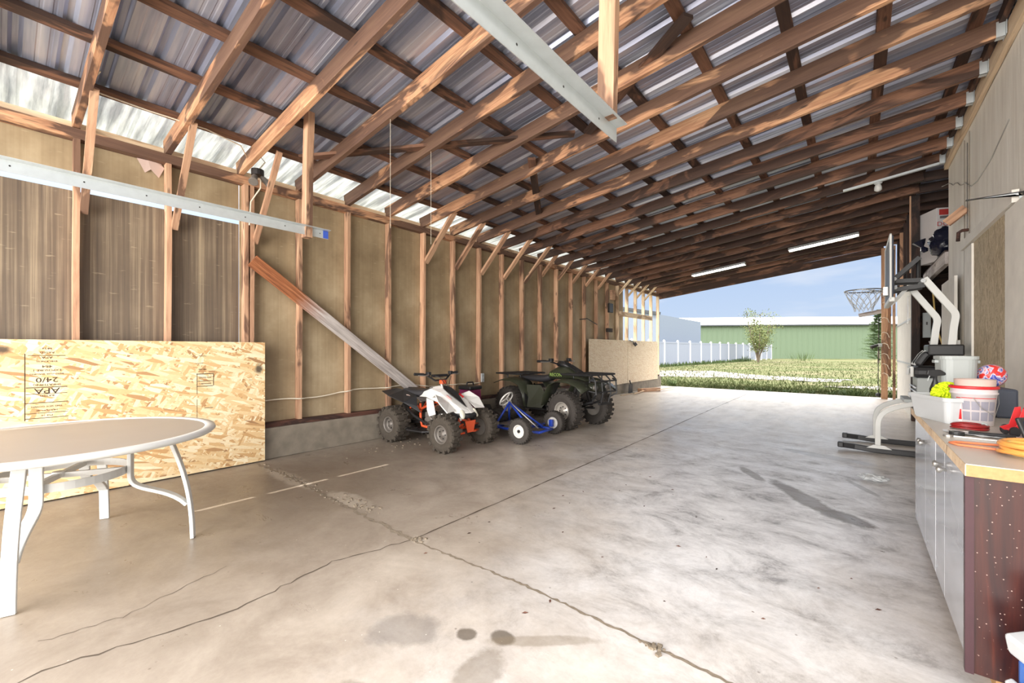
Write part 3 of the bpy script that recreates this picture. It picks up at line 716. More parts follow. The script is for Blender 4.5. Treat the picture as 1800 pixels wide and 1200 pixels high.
# carton + bag on the loft
cb = thing('carton_box', 'white printed carton standing on the loft shelf', 'box', (1.2, 9.75, 2.617), math.radians(24))
mb = MB(); mb.box((0, 0, .42), (.62, .4, .84)); mb.build('carton', M['carton'], cb, bevel=.004)
mb = MB(); mb.box((-.06, -.202, .77), (.44, .003, .09)); mb.build('red_print', M['cartonred'], cb)
mb = MB(); mb.box((.12, -.202, .47), (.12, .003, .12)); mb.build('red_print', M['cartonred'], cb)
mb = MB(); mb.box((-.02, -.202, .69), (.5, .003, .04))
for i in range(5): mb.box((-.13, -.202, .42-.05*i), (.26, .003, .008))
mb.build('grey_print', M['cartongrey'], cb)
text('DOOOT', .1, M['cartonred'], cb, (-.12, -.204, .58), (PI/2, 0, 0))
text('E3 G', .07, M['cartongrey'], cb, (.17, -.204, .62), (PI/2, 0, 0))
tb = thing('trash_bag', 'shiny black knotted bag slumped in front of the white carton', 'bag', (1.07, 8.98, 2.62))
def blobmesh(mb, c, r, seed, amp=.25, n=20):
    base = [];
    for i in range(n+1):
        th = PI*i/n; ring = []
        for k in range(2*n):
            a = PI*k/n; d = Vector((math.sin(th)*math.cos(a), math.sin(th)*math.sin(a), math.cos(th)))
            q = 1+amp*noise.noise(d*2.2+Vector((seed, 0, 0)))+amp*.5*noise.noise(d*6+Vector((seed, 3, 0)))
            ring.append((c[0]+d.x*r[0]*q, c[1]+d.y*r[1]*q, c[2]+d.z*r[2]*q))
        base.append(ring)
    mb.loft(base, cap=False); return mb
blobmesh(MB(), (0, 0, 0), (1, 1, 1), 0)
mb = MB(); blobmesh(mb, (.02, 0, .2), (.23, .2, .22), 4); mb.build('bag_body', M['bag'], tb, smooth=True)
mb = MB(); mb.lathe([(.03, 0), (.05, .04), (.02, .09), (.05, .13), (.085, .19)], (-.2, -.05, .16), n=10); mb.build('knot', M['bag'], tb, rot=(0, -.4, 0))
# clutter in the side bay
bx = thing('breaker_box', 'narrow white electrical box in the dark side bay', 'electrical box', (.93, 9.95, 1.45))
mb = MB(); mb.box((0, 0, .17), (.1, .06, .42)); mb.build('cover', M['greyplast'], bx, bevel=.004); mb = MB(); mb.box((0, -.035, .2), (.02, .01, .05)); mb.build('switch', M['darkmetal'], bx)
mb = MB(); mb.tube([(1.0, 9.9, 2.2), (1.03, 9.85, 1.6), (1.1, 9.8, 1.3), (1.06, 9.75, 1.0), (.97, 9.8, .85), (1.04, 9.7, .6)], .012, 6)
tag(mb.build('loose_cable', M['yellowwire']), 'loose tan cable hanging in the dark side bay', 'cable')
o = beam('leaning_lath', (.95, 9.6, 1.35), (1.35, 9.5, .1), .03, .06, M['plank']); tag(o, 'pale lath leaning behind the basketball stand', 'board')
mb = MB(); mb.box((1.7, 9.1, .4), (.5, .5, .8)); mb.box((1.7, 9.1, .82), (.54, .54, .04)); tag(mb.build('storage_crate', M['sill'], bevel=.01), 'dark crate in the side bay', 'crate')

# ================================================================ outside buildings, fence, trees
gb = thing('green_metal_building', 'long green metal building with a white roof beyond the lawn', 'building')
A = Vector((-34, 53.3, 0)); B = Vector((12, 83.5, 0)); d = (B-A); L = d.length; u = d.normalized(); nrm = Vector((-u.y, u.x, 0))
mb = MB(); prof = []; q = 0
while q < L:
    prof += [(q, 0), (q+.5, 0), (q+.56, -.05), (q+.66, -.05), (q+.72, 0)]; q += .72
ba = [A+u*a+nrm*h for a, h in prof]
V0 = [mb.bm.verts.new((p.x, p.y, -.04)) for p in ba]; V1 = [mb.bm.verts.new((p.x, p.y, 4.75)) for p in ba]
for i in range(len(ba)-1): mb.face([V0[i], V0[i+1], V1[i+1], V1[i]])
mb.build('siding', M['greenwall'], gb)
mb = MB()
c0, c1 = A-nrm*.3, B-nrm*.3; c2, c3 = B+nrm*13, A+nrm*13
mb.poly([(c0.x, c0.y, 4.78), (c1.x, c1.y, 4.78), (c2.x, c2.y, 6.75), (c3.x, c3.y, 6.75)], [(0, 1, 2, 3)])
mb.build('roof', M['roofwhite'], gb, solid=.12)
mb = MB(); mb.tube([A-nrm*.33+Vector((0, 0, 4.7)), B-nrm*.33+Vector((0, 0, 4.7))], .1, flat=(.12, .16)); mb.build('gutter', M['darktrim'], gb)
nb = thing('blue_neighbour_building', 'pale blue-grey shed seen through the open studs and past the left corner', 'building')
mb = MB(); mb.prism([(-26, -.04), (-12.4, -.04), (-12.4, 4.1), (-18, 5.2), (-26, 6.3)], 33.9, 46, 'XZ'); mb.build('wall', M['bluewall'], nb)
mb = MB(); mb.tube([(-12.2, 33.8, 4.15), (-18, 33.8, 5.27), (-26, 33.8, 6.4)], .1, flat=(.12, .22)); mb.build('roof_trim', M['darktrim'], nb)
mb = MB(); mb.tube([(-12.35, 33.85, 0), (-12.35, 33.85, 4.1)], .05, 6); mb.build('downpipe', M['darktrim'], nb)
vf = thing('vinyl_fence', 'white vinyl privacy fence with capped posts along the lawn', 'fence')
Pa = Vector((-13.0, 12, 0)); Pb = Vector((-8.7, 65.2, 0)); FL = (Pb-Pa).length; fu = (Pb-Pa).normalized(); nf = int(FL/2.44)
ang = math.atan2(fu.y, fu.x)
for i in range(nf+1):
    p = Pa+fu*(FL*i/nf)
    mb = MB(); mb.box((0, 0, .92), (.13, .13, 1.92)); mb.lathe([(.1, 1.88), (.1, 1.92), (.01, 2.0)], n=4); mb.build('fence_post', M['roofwhite'], vf, loc=p, rot=(0, 0, ang))
    if i < nf:
        q = Pa+fu*(FL*(i+.5)/nf); w = FL/nf-.13; mb = MB(); mb.box((0, 0, .93), (w, .03, 1.7)); mb.box((0, 0, 1.78), (w, .06, .12)); mb.box((0, 0, .14), (w, .06, .14))
        k = -w/2+.15
        while k < w/2: mb.box((k, 0, .95), (.01, .036, 1.55)); k += .3
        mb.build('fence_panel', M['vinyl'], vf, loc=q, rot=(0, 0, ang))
def leafcloud(pts, n, spread, size, mb, rnd, droop=0):
    for _ in range(n):
        c = Vector(rnd.choice(pts)) + Vector((rnd.gauss(0, spread), rnd.gauss(0, spread), rnd.gauss(0, spread*.8)))
        a = Vector((rnd.uniform(-1, 1), rnd.uniform(-1, 1), rnd.uniform(-1, 1))).normalized(); b_ = a.orthogonal().normalized(); s_ = size*rnd.uniform(.5, 1.2)
        mb.face([mb.bm.verts.new(c+q) for q in (-a*s_, b_*s_*.45, a*s_, -b_*s_*.45)])
tr_ = thing('young_tree', 'small multi-stemmed leafy tree in front of the green building', 'tree', (-7.6, 48.4, -.04))
rnd = random.Random(11); tips = []; mb = MB()
for i in range(9):
    a = 2*PI*i/9+rnd.uniform(-.2, .2); sp_ = rnd.uniform(.5, 1.9); h = rnd.uniform(2.9, 4.5) if i % 3 else 4.9
    if i == 0: sp_ = .2
    pts = [(0, 0, 0), (math.cos(a)*sp_*.15, math.sin(a)*sp_*.15, .8), (math.cos(a)*sp_*.6, math.sin(a)*sp_*.6, h*.55), (math.cos(a)*sp_, math.sin(a)*sp_, h)]
    mb.tube(pts, [.09, .06, .035, .012], 6)
    for u_ in (.35, .5, .65, .8, .95):
        zz = h*u_; rr = sp_*u_; c = Vector((math.cos(a)*rr, math.sin(a)*rr, zz)); tips.append(c)
        for _ in range(2):
            e = c+Vector((rnd.uniform(-.6, .6), rnd.uniform(-.6, .6), rnd.uniform(.1, .5))); mb.tube([c, e], [.018, .006], 4); tips.append(e)
mb.build('trunk', M['bark'], tr_)
mb = MB(); leafcloud([p for p in tips if p.z > 1.1], 3400, .24, .09, mb, rnd); mb.build('foliage', M['leaf'], tr_)
st_ = thing('spruce_tree', 'conical dark spruce beside the right-hand post', 'tree', (1.7, 53.0, -.04))
mb = MB(); mb.cyl((0, 0, 0), (0, 0, 4.8), .1, 8, .02); mb.build('trunk', M['bark'], st_)
mb = MB()
for i in range(560):
    u_ = rnd.random()**.85; h = .15+u_*4.9; rad = (1-u_)**.75*1.65*rnd.uniform(.6, 1.05); a = rnd.uniform(0, 2*PI)
    tip = Vector((math.cos(a)*rad, math.sin(a)*rad, h+.12*rad))
    base = Vector((math.cos(a)*rad*.25, math.sin(a)*rad*.25, h)); dd = tip-base; sd = Vector((-math.sin(a), math.cos(a), 0))
    for k in range(9):
        c = base+dd*(k+1)/9; s_ = .16*(1-.06*k)
        for sg in (-1, 1):
            e = c+sd*sg*s_+dd.normalized()*.12+Vector((0, 0, rnd.uniform(-.03, .06)))
            mb.face([mb.bm.verts.new(q) for q in (c, c+dd.normalized()*.05+Vector((0, 0, .03)), e)])
mb.build('foliage', M['needle'], st_)

# ================================================================ left side objects
# ---- oriented strand board sheet with printing
sb = thing('strand_board_sheet', 'large fresh yellow strand board sheet standing against the left wall behind the patio table', 'strand board', (-4.945, -.62, .012))
RS = Matrix(((0, 0, 1), (1, 0, 0), (0, 1, 0))).to_4x4(); sb.rotation_euler = RS.to_euler()
mb = MB(); mb.box((1.22, .635, 0), (2.44, 1.27, .012)); mb.build('board', M['osb'], sb)
rows = [('24/16', .02, 1.2), ('RATED', .02, 1.17), ('APA', .026, 1.13), ('THICKNESS', .018, 1.1), ('464', .03, 1.06), ('EXPOSURE 1', .022, 1.03), ('SIZED FOR SPACING', .016, 1.0),
        ('24/0', .055, .955), ('SHEATHING', .022, .915), ('APA', .06, .87), ('RATED', .02, .83), ('THIS SIDE DOWN', .017, .745), ('HUD-UM-40', .017, .715), ('PS2-10', .018, .675)]
for tx, sz, z in rows: text(tx, sz, M['ink'], sb, (.86, z, .0068), (0, 0, PI), sx=1.25)
def inkbars(bars, name='printed_lines'):
    for (x, y, w, h) in bars:
        mb = MB(); mb.box((x, y, .0066), (w, h, .0006)); mb.build(name, M['ink'], sb)
inkbars([(.745, .9, .005, .52), (.86, .775, .23, .005), (.86, .655, .23, .005), (.86, .695, .23, .004), (.86, .895, .22, .006), (.86, .845, .22, .004), (.86, 1.145, .2, .004),
         (1.835, .86, .004, .2), (1.835, .62, .003, .18), (1.9, .955, .14, .007), (1.9, .835, .13, .006), (1.97, .895, .005, .12), (1.9, .885, .13, .005), (1.93, .62, .07, .005), (1.86, 1.06, .05, .004), (1.88, 1.13, .06, .004)])
text('APA RATED', .02, M['ink'], sb, (1.9, .92, .0068), (0, 0, PI)); text('EXPOSURE 1', .018, M['ink'], sb, (1.9, .86, .0068), (0, 0, PI))
text('MILL 420', .017, M['ink'], sb, (1.88, 1.0, .0068), (0, 0, PI))
for i, (y0, w) in enumerate(((9.0, 2.2), (11.22, 2.3))):
    o = MB().box((w/2, .6, 0), (w, 1.2, .012)).build('strand_board_sheet', M['osb2']); o.location = (-4.97, y0, .27); o.rotation_euler = RS.to_euler()
    tag(o, 'pale strand board sheet at the far end of the left wall, %s of the two' % ('nearer' if i == 0 else 'farther'), 'strand board', 'pale sheets at the far end')
cl_ = thing('clamp', 'small dark clamp hanging over the top of the pale far sheet', 'clamp', (-4.93, 11.46, 1.42))
mb = MB(); mb.tube([(0, -.2, .05), (.01, 0, .02), (.02, .12, -.05)], .014, 6); mb.build('bar', M['darkmetal'], cl_)
mb = MB(); mb.cyl((0, .06, -.02), (.06, .1, -.1), .03); mb.build('jaw', M['darkmetal'], cl_); mb = MB(); mb.cyl((0, .16, .0), (.04, .2, -.08), .028); mb.build('handle', M['black'], cl_)
# electrical items on far studs
o = MB().box((0, 0, 0), (.07, .2, .24)).build('fuse_box', M['darkmetal'], bevel=.008); o.location = (-4.98, 10.16, 2.3)
tag(o, 'small dark box screwed to a stud near the far end of the left wall', 'electrical box')
mb = MB(); mb.box((-4.995, 10.32, 2.66), (.07, .2, .26)); tag(mb.build('wood_block', M['stud'], bevel=.004), 'orange wood block high on a stud above the dark box', 'block')
mb = MB(); mb.box((-5.0, 10.14, 1.72), (.05, .3, .1)); tag(mb.build('wood_block', M['darkwood'], bevel=.004), 'short dark block on a stud below the dark box', 'block')
mb = MB(); mb.tube([(-5.02, 8.65, 1.92), (-4.96, 8.9, 1.95), (-4.97, 9.2, 1.88), (-5.02, 9.5, 1.84)], .012, 6); tag(mb.build('hooked_rod', M['darkmetal']), 'thin dark rod hooked between two far studs', 'rod')
op = thing('outlet_box', 'white outlet on the left wall behind the quads', 'outlet', (-5.03, 5.33, .72)); mb = MB(); mb.box((0, 0, 0), (.03, .07, .15)); mb.build('cover_plate', M['greyplast2'], op, bevel=.004)
for z in (-.035, .035): MB().box((.017, 0, z), (.006, .03, .035)).build('socket', M['greyplast'], op)
pts = []
for i in range(60):
    y = 1.72+i*.06; pts.append((-5.018 if abs(((y-.409)/.6094) % 1-.0) < .1 or ((y-.409)/.6094) % 1 > .9 else -5.07, y, .66+.03*math.sin(y*2.3)+.012*math.sin(y*7)))
tag(MB().tube(pts, .008, 6).build('wall_cable', M['whitecable'], smooth=True), 'cream cable strung low through the studs of the left wall', 'cable')
# torn paper
mb = MB(); rnd = random.Random(2)
V = [(-5.115, .8+.2*a, 2.9+.1*b_) for a, b_ in ((0, .7), (.35, 1.05), (.8, .9), (1, .3), (.8, -.7), (.5, -.1), (.3, -.5))]
mb.poly([(x_+.01*(i % 2), y_, z_) for i, (x_, y_, z_) in enumerate(V)], [tuple(range(7))]); tag(mb.build('torn_paper', M['beige'], solid=.002), 'scrap of torn paper high on the left wall', 'paper')
# diagonal plank: orange old end, whitewashed lower part
m, t, b = newmat('diagonal_plank'); M['diag'] = m
tc = N(t, 'ShaderNodeTexCoord'); v = tc.outputs['Object']; s_ = N(t, 'ShaderNodeSeparateXYZ'); t.links.new(v, s_.inputs[0])
g = noise_(t, mapping(t, v, (1.2, 26, 26)), 1.5, 6, .65, .6)
ca = ramp(t, g, [(.35, rgb(110, 66, 42)), (.5, rgb(160, 98, 62)), (.65, rgb(190, 126, 84))]); cb_ = ramp(t, g, [(.35, rgb(160, 150, 146)), (.5, rgb(190, 181, 176)), (.65, rgb(212, 204, 200))])
t.links.new(mixc(t, mrange(t, math_(t, 'ADD', s_.outputs[0], math_(t, 'MULTIPLY', g, .7)), .95, 1.35), ca, cb_), b.inputs['Base Color']); b.inputs['Roughness'].default_value = .7
o = beam('diagonal_plank', (-5.005, 1.72, 2.16), (-5.005, 4.12, .42), .035, .14, M['diag'], up=(0, .6, .8)); tag(o, 'long plank running diagonally down the left wall, orange above and whitewashed below', 'plank')
# ---- garage-door rails and their hangers
def rail(x, y0, y1, z, lab):
    r = thing('door_rail', lab, 'rail', (x, 0, z))
    mb = MB(); L_ = y1-y0; c = (y0+y1)/2
    mb.prism([(0, 0), (.004, 0), (.004, .072), (.06, .072), (.06, .076), (0, .076)], y0, y1, 'XZ'); mb.build('angle_iron', M['galv'], r)
    k = y0+.2
    mb = MB(); sgn = 1
    while k < y1: mb.cyl((.0035, k, .04), (.0052, k, .04), .005, 8); mb.cyl((-.0012, k, .04), (.0005, k, .04), .005, 8); k += .31
    mb.build('bolt_holes', M['darkmetal'], r)
    return r
r1 = rail(-3.88, -1.4, 1.98, 2.25, 'long galvanised angle rail hung in front of the left wall, blue paint on its end')
MB().box((.0045, 1.955, .038), (.002, .05, .07)).build('paint_mark', M['bluepaint'], r1)
r2 = rail(-.94, -1.2, 1.98, 2.25, 'long galvanised angle rail hung overhead near the middle of the bay')
o = beam('hanger_post', (-3.9, 1.79, 2.23), (-3.87, 1.80, zr(-3.87)+.16), .09, .06, M['stud'], up=(0, 1, 0)); tag(o, 'orange-brown hanger post holding the left rail up to a rafter', 'post', 'hanger posts of the rails')
o = beam('hanger_post', (-.935, 1.87, 2.32), (-.90, 1.87, zr(-.9)+.1), .085, .045, M['stud'], up=(0, 1, 0)); tag(o, 'big orange-brown hanger post holding the overhead rail near the top of the photo', 'post', 'hanger posts of the rails')
rb('wind_brace', (-4.5, 2.0), (-2.3, 3.85), 'dark brace slanting across the roof behind the left hanger post')
rb('wind_brace', (-2.2, 3.95), (-.95, 3.2), 'short dark brace slanting across the roof behind the big hanger post')
rb('wind_brace', (-2.9, 3.9), (-3.8, 5.3), 'dark brace between the middle rafters, going steeply down in the photo')
for i, (x, y, z1) in enumerate(((-3.25, 2.237, 2.3), (-3.42, 2.847, 2.3))):
    tag(MB().cyl((x, y, z1), (x, y, zr(x)+.01), .0015, 5).build('string', M['whitecable']), 'thin string hanging from a rafter, %s of the two' % ('left' if i == 0 else 'right'), 'string', 'strings on the rafters')
# flood light at the third rafter foot
fd = thing('flood_light', 'old twin-headed flood light with loose wires at the foot of the third rafter', 'flood light', (-4.86, 1.72, 3.03))
MB().cyl((0, 0, .0), (0, 0, .06), .06, 16).build('base', M['darkmetal'], fd)
for s_ in (-1, 1):
    h = MB().lathe([(.02, 0), (.028, .03), (.03, .09), (.045, .14), (.04, .14)], (0, 0, 0), n=16).build('lamp_head', M['rimgrey'], fd, smooth=True, loc=(.02, .03*s_, -.01), rot=(0, 2.4, .7*s_+.2))
MB().tube([(0, 0, .05), (.06, .05, .14), (.02, .02, .2), (-.02, -.04, .16)], .006, 6).build('wire', M['whitecable'], fd)
MB().tube([(0, .03, -.02), (-.06, .05, -.1), (-.13, -.02, -.25), (-.14, -.03, -.5)], .007, 6).build('wire', M['whitecable'], fd)
pts = [(-4.9, 1.66, 3.16), (-4.66, 1.5, 3.2), (-4.6, 1.2, 3.22), (-4.62, .8, 3.22), (-4.6, .42, 3.22), (-4.2, .46, 3.2)]
tag(MB().tube(pts, .006, 6).build('roof_cable', M['whitecable'], smooth=True), 'white cable running along the lowest purlin to the flood light', 'cable')
pts = [(x_, 1.628+.08*(x_+5.12)/6.06+.028, zr(x_)+.09+.02*math.sin(x_*4)) for x_ in (-4.85, -4.5, -4.1, -3.7, -3.3, -2.9, -2.5, -2.1)]
tag(MB().tube(pts, .006, 6).build('roof_cable', M['whitecable'], smooth=True), 'white cable along the side of the third rafter', 'cable')
# ---- patio table
pt = thing('patio_table', 'round grey-topped white patio table with curved double legs', 'table', (-3.56, .22, 0), math.radians(0))
mb = MB(); mb.lathe([(.0, .685), (.685, .685), (.69, .697), (0, .697)], n=72, cap=False); mb.build('table_top', M['tabletop'], pt, smooth=False)
mb = MB(); mb.lathe([(.68, .672), (.725, .67), (.74, .685), (.735, .7), (.69, .704), (.68, .698), (.68, .672)], n=72, cap=False); mb.build('rim', M['whitemetal'], pt, smooth=True)
mb = MB(); mb.lathe([(.3, .455), (.306, .455), (.306, .5), (.3, .5), (.3, .455)], n=48, cap=False); mb.build('lower_ring', M['whitemetal'], pt)
def bez(P, n=14):
    out = []
    for i in range(n+1):
        u = i/n; Q = [Vector(p) for p in P]
        while len(Q) > 1: Q = [Q[j]*(1-u)+Q[j+1]*u for j in range(len(Q)-1)]
        out.append(Q[0])
    return out
for ad_ in (-18, 64, 156, 246):
    a = math.radians(ad_)
    def L3(r, z): return (r*math.cos(a), r*math.sin(a), z)
    def strip(P, w=.052, th=.02):
        mb = MB(); tg = Vector((-math.sin(a), math.cos(a), 0)); rings = []
        for i, p in enumerate(P):
            d = (P[min(i+1, len(P)-1)]-P[max(i-1, 0)]).normalized(); nn_ = d.cross(tg)
            rings.append([p+tg*w/2*sx+nn_*th/2*sy for sx, sy in ((1, 1), (-1, 1), (-1, -1), (1, -1))])
        return mb.loft(rings)
    lg = strip(bez([L3(.50, .672), L3(.565, .5), L3(.62, .33), L3(.625, .15), L3(.63, .002)])).build('leg', M['whitemetal'], pt, bevel=.004)
    strip([Vector(L3(.32, .672)), Vector(L3(.32, .56)), Vector(L3(.32, .46))]+bez([L3(.32, .44), L3(.32, .36), L3(.38, .345), L3(.52, .33), L3(.60, .22)], 12)).build('inner_bar', M['whitemetal'], lg, bevel=.004)
for s_ in (0, PI/2):
    MB().box((0, 0, .478), (.58, .022, .03), (0, 0, math.radians(64)+s_)).build('cross_bar', M['whitemetal'], pt)
MB().lathe([(.03, .47), (.03, .5)], n=20).build('umbrella_socket', M['whitemetal'], pt)

# ================================================================ vehicles
def wheel(parent, loc, R, w, rr, tyre, rim, side, lugs=18, deep=.012, crown=.5, spokes=5, name='wheel'):
    """wheel on axis Y; side = +1/-1 outward direction"""
    x0 = w/2
    prof = [(rr, -x0*.8), (rr+.012, -x0*.92), ((R+rr)/2, -x0), (R*.93, -x0*.9), (R*.985, -x0*.62), (R, -x0*.25), (R, x0*.25), (R*.985, x0*.62), (R*.93, x0*.9), ((R+rr)/2, x0), (rr+.012, x0*.92), (rr, x0*.8)]
    mb = MB(); mb.lathe(prof, axis='Y', n=40, cap=False)
    for i in range(lugs):
        for sgn in (-1, 1):
            a = 2*PI*(i+(.5 if sgn > 0 else 0))/lugs
            for rad, yy, ln, ht, sk in ((R+deep*.3, .24*w*sgn, w*.44, deep*1.6, .5), (R*.968, .45*w*sgn, w*.1, deep*2.2, 0)):
                c = Vector((math.cos(a+sk*.12*sgn)*rad, yy, math.sin(a+sk*.12*sgn)*rad))
                mb.box(c, (ht, ln, 2*PI*R/lugs*.36), (0, -(a), 0)) if sk == 0 else mb.box(c, (ht, ln, 2*PI*R/lugs*.34), Matrix.Rotation(-a, 3, 'Y').to_euler())
    o = mb.build(name, tyre, parent, smooth=False, loc=loc)
    mb = MB(); s = side
    P = [(rr+.004, s*x0*.86), (rr-.006, s*x0*.9), (rr-.012, s*x0*.7), (rr*.9, s*x0*.45), (rr*.72, s*x0*.3), (rr*.62, s*x0*.42), (rr*.34, s*x0*.42), (rr*.3, s*x0*.62), (.003, s*x0*.64)]
    mb.lathe(P, axis='Y', n=32, cap=False); mb.lathe([(rr+.004, -s*x0*.86), (rr*.9, -s*x0*.4), (.003, -s*x0*.3)], axis='Y', n=32, cap=False)
    ri = mb.build('rim', rim, o, smooth=True)
    mb = MB()
    for k in range(spokes):
        a = 2*PI*k/spokes; mb.cyl((math.cos(a)*rr*.48, s*x0*.42, math.sin(a)*rr*.48), (math.cos(a)*rr*.48, s*x0*.56, math.sin(a)*rr*.48), rr*.06, 8)
    if R > .17: mb.build('lug_nuts', M['darkmetal'], o)
    else:
        mb.bm.free(); MB().cyl((0, s*x0*.4, 0), (0, s*x0*.85, 0), rr*.26, 14).build('hub', M['darkmetal'], o)
    return o
# ---- white sport quad
q = thing('sport_quad', 'white and orange sport quad bike parked nose-out against the left wall', 'quad bike', (-4.235, 3.62, 0), math.radians(2))
for sx, sy in ((1, -1), (1, 1)): wheel(q, (.5*sx, .335*sy, .217), .21, .15, .105, M['rubber2'], M['rimgrey'], sy, 15, .019)
for sy in (-1, 1): wheel(q, (-.5, .30*sy, .228), .22, .2, .1, M['rubber2'], M['rimgrey'], sy, 15, .019)
SH = dict(solid=.012, bevel=.004)
def mir(V): return [(x, -y, z) for x, y, z in V]
# tank/hood shell
V = [(-.12, 0, .70), (.06, 0, .735), (.2, 0, .70), (.62, 0, .43),
     (-.22, .07, .63), (.02, .12, .70), (.2, .13, .665), (.42, .13, .56), (.6, .07, .435),
     (-.24, .08, .585), (-.02, .16, .60), (.12, .2, .58), (.32, .2, .54), (.52, .17, .44)]
F = [(0, 4, 5, 1), (1, 5, 6, 2), (2, 6, 7), (2, 7, 3), (3, 7, 8), (4, 9, 10, 5), (5, 10, 11, 6), (6, 11, 12, 7), (7, 12, 13, 8)]
MB().poly(V, F, True).build('hood', M['quadwhite'], q, solid=.012, bevel=.005)
V = [(.0, .17, .59), (.16, .205, .57), (.2, .2, .4), (.1, .215, .37), (.02, .18, .44), (.26, .18, .40), (.22, .19, .33), (.3, .17, .3)]
MB().poly(V, [(0, 1, 2, 3, 4)], True).build('side_shroud', M['quadwhite'], q, solid=.012, bevel=.004)
MB().poly([(.2, .19, .36), (.3, .18, .42), (.33, .17, .3), (.24, .18, .27)], [(0, 1, 2, 3)], True).build('lower_shroud', M['quadwhite'], q, solid=.012)
for s_ in (-1, 1):
    V = [(.26, .16*s_, .61), (.4, .17*s_, .55), (.52, .18*s_, .47), (.3, .3*s_, .66), (.42, .36*s_, .58), (.54, .33*s_, .46), (.2, .26*s_, .62)]
    MB().poly(V, [(0, 6, 3), (0, 3, 4, 1), (1, 4, 5, 2)]).build('front_fender', M['quadwhite'], q, solid=.012, bevel=.004)
MB().poly([(.12, 0, .748), (.2, .07, .715), (.3, .075, .66), (.54, 0, .497), (.3, -.075, .66), (.2, -.07, .715)], [(0, 1, 2, 3), (0, 3, 4, 5)]).build('hood_insert', M['black'], q, solid=.008)
MB().loft([ring_yz(.44, 0, .44, .17, .05), ring_yz(.54, 0, .42, .15, .05), ring_yz(.63, 0, .40, .08, .03)]).build('nose_cowl', M['black'], q, smooth=True)
for s_ in (-1, 1):
    MB().lathe([(.0, .02), (.05, .018), (.062, .0), (.05, -.02)], n=20, sx=1, sy=.55).build('headlight', M['lamp'], q, smooth=True, loc=(.575, .115*s_, .425), rot=(0, PI/2-.5, .5*s_))
for s_ in (-1, 1):   # red marks on the hood
    MB().box((0, 0, 0), (.09, .03, .003)).build('red_logo', M['red'], q, loc=(.34, .105*s_, .62), rot=(.5*s_, .5, 0))
# seat
MB().loft([ring_yz(-.66, 0, .63, .07, .03), ring_yz(-.55, 0, .64, .12, .05), ring_yz(-.38, 0, .625, .13, .055), ring_yz(-.2, 0, .62, .11, .055), ring_yz(-.08, 0, .66, .08, .05), ring_yz(-.03, 0, .69, .05, .03)]).build('seat', M['seat'], q, smooth=True, sub=1)
for s_ in (-1, 1):
    V = [(-.7, .1*s_, .67), (-.5, .13*s_, .66), (-.25, .12*s_, .6), (-.18, .17*s_, .47), (-.3, .3*s_, .52), (-.5, .38*s_, .6), (-.7, .34*s_, .65), (-.12, .15*s_, .38)]
    MB().poly(V, [(0, 1, 5, 6), (1, 2, 4, 5), (2, 3, 4), (3, 7, 4)]).build('rear_fender', M['black'], q, solid=.012, bevel=.004)
    MB().box((-.34, .19*s_, .605), (.05, .03, .006), (.5*s_, 0, 0)).build('sticker', M['beige'], q)
# frame, engine
def tubes(name, lst, r, mat, parent, n=8): 
    for P in lst: MB().tube(P, r, n).build(name, mat, parent, smooth=True)
fr = []
for s_ in (-1, 1):
    fr += [[(-.2, .1*s_, .5), (-.16, .13*s_, .3), (-.12, .14*s_, .22), (.1, .14*s_, .2), (.42, .1*s_, .22)], [(-.2, .11*s_, .42), (.12, .14*s_, .54), (.3, .1*s_, .56)],
           [(-.48, .12*s_, .3), (-.3, .12*s_, .52), (-.2, .11*s_, .42)]]
tubes('frame_tube', fr, .016, M['orange'], q)
tubes('frame_tube', [[(.42, .1*s_, .22), (.5, .09*s_, .32), (.44, .08*s_, .42)] for s_ in (-1, 1)], .018, M['orange'], q)
tubes('suspension_arm', [[(.36, .08*s_, .2), (.5, .26*s_, .18), (.58, .08*s_, .2)] for s_ in (-1, 1)]+[[(.38, .08*s_, .32), (.5, .25*s_, .26), (.56, .08*s_, .3)] for s_ in (-1, 1)], .013, M['orange'], q)
MB().poly([(.6, -.09, .34), (.6, .09, .34), (.6, .05, .2), (.6, -.05, .2)], [(0, 1, 2, 3)]).build('front_plate', M['orange'], q, solid=.01)
for s_ in (-1, 1):
    MB().cyl((.48, .1*s_, .42), (.5, .22*s_, .22), .026).build('shock_absorber', M['darkmetal'], q)
    mb = MB()
    for k in range(7):
        u_ = k/6; c = Vector((.48+.02*u_, (.1+.1*u_)*s_, .41-.17*u_)); mb.lathe([(.024, -.004), (.036, 0), (.024, .004)], c, n=14)
    mb.build('coil_spring', M['black'], q)
mb = MB(); mb.box((.02, 0, .3), (.28, .2, .2)); mb.build('engine', M['steel'], q, bevel=.02)
mb = MB(); mb.lathe([(.07, -.13), (.085, -.12), (.085, .12), (.07, .13)], (-.02, 0, .27), 'Y', 20)
mb.build('engine_cover', M['rimgrey'], q, smooth=False)
mb = MB()
for k in range(7): mb.box((.1, 0, .38+.017*k), (.14, .14, .007))
mb.build('cooling_fins', M['steel'], q)
MB().tube([(.1, -.1, .42), (.16, -.15, .34), (.0, -.17, .26), (-.25, -.16, .34), (-.5, -.14, .46)], [.015, .015, .018, .02, .035], 10).build('exhaust_pipe', M['darkmetal'], q, smooth=True)
MB().cyl((-.5, -.28, .225), (-.5, .28, .225), .018).build('rear_axle', M['darkmetal'], q); MB().cyl((.5, -.28, .217), (.5, .28, .217), .012).build('front_axle', M['darkmetal'], q)
MB().tube([(-.2, 0, .26), (-.5, 0, .225)], .03, flat=(.1, .05)).build('swing_arm', M['darkmetal'], q)
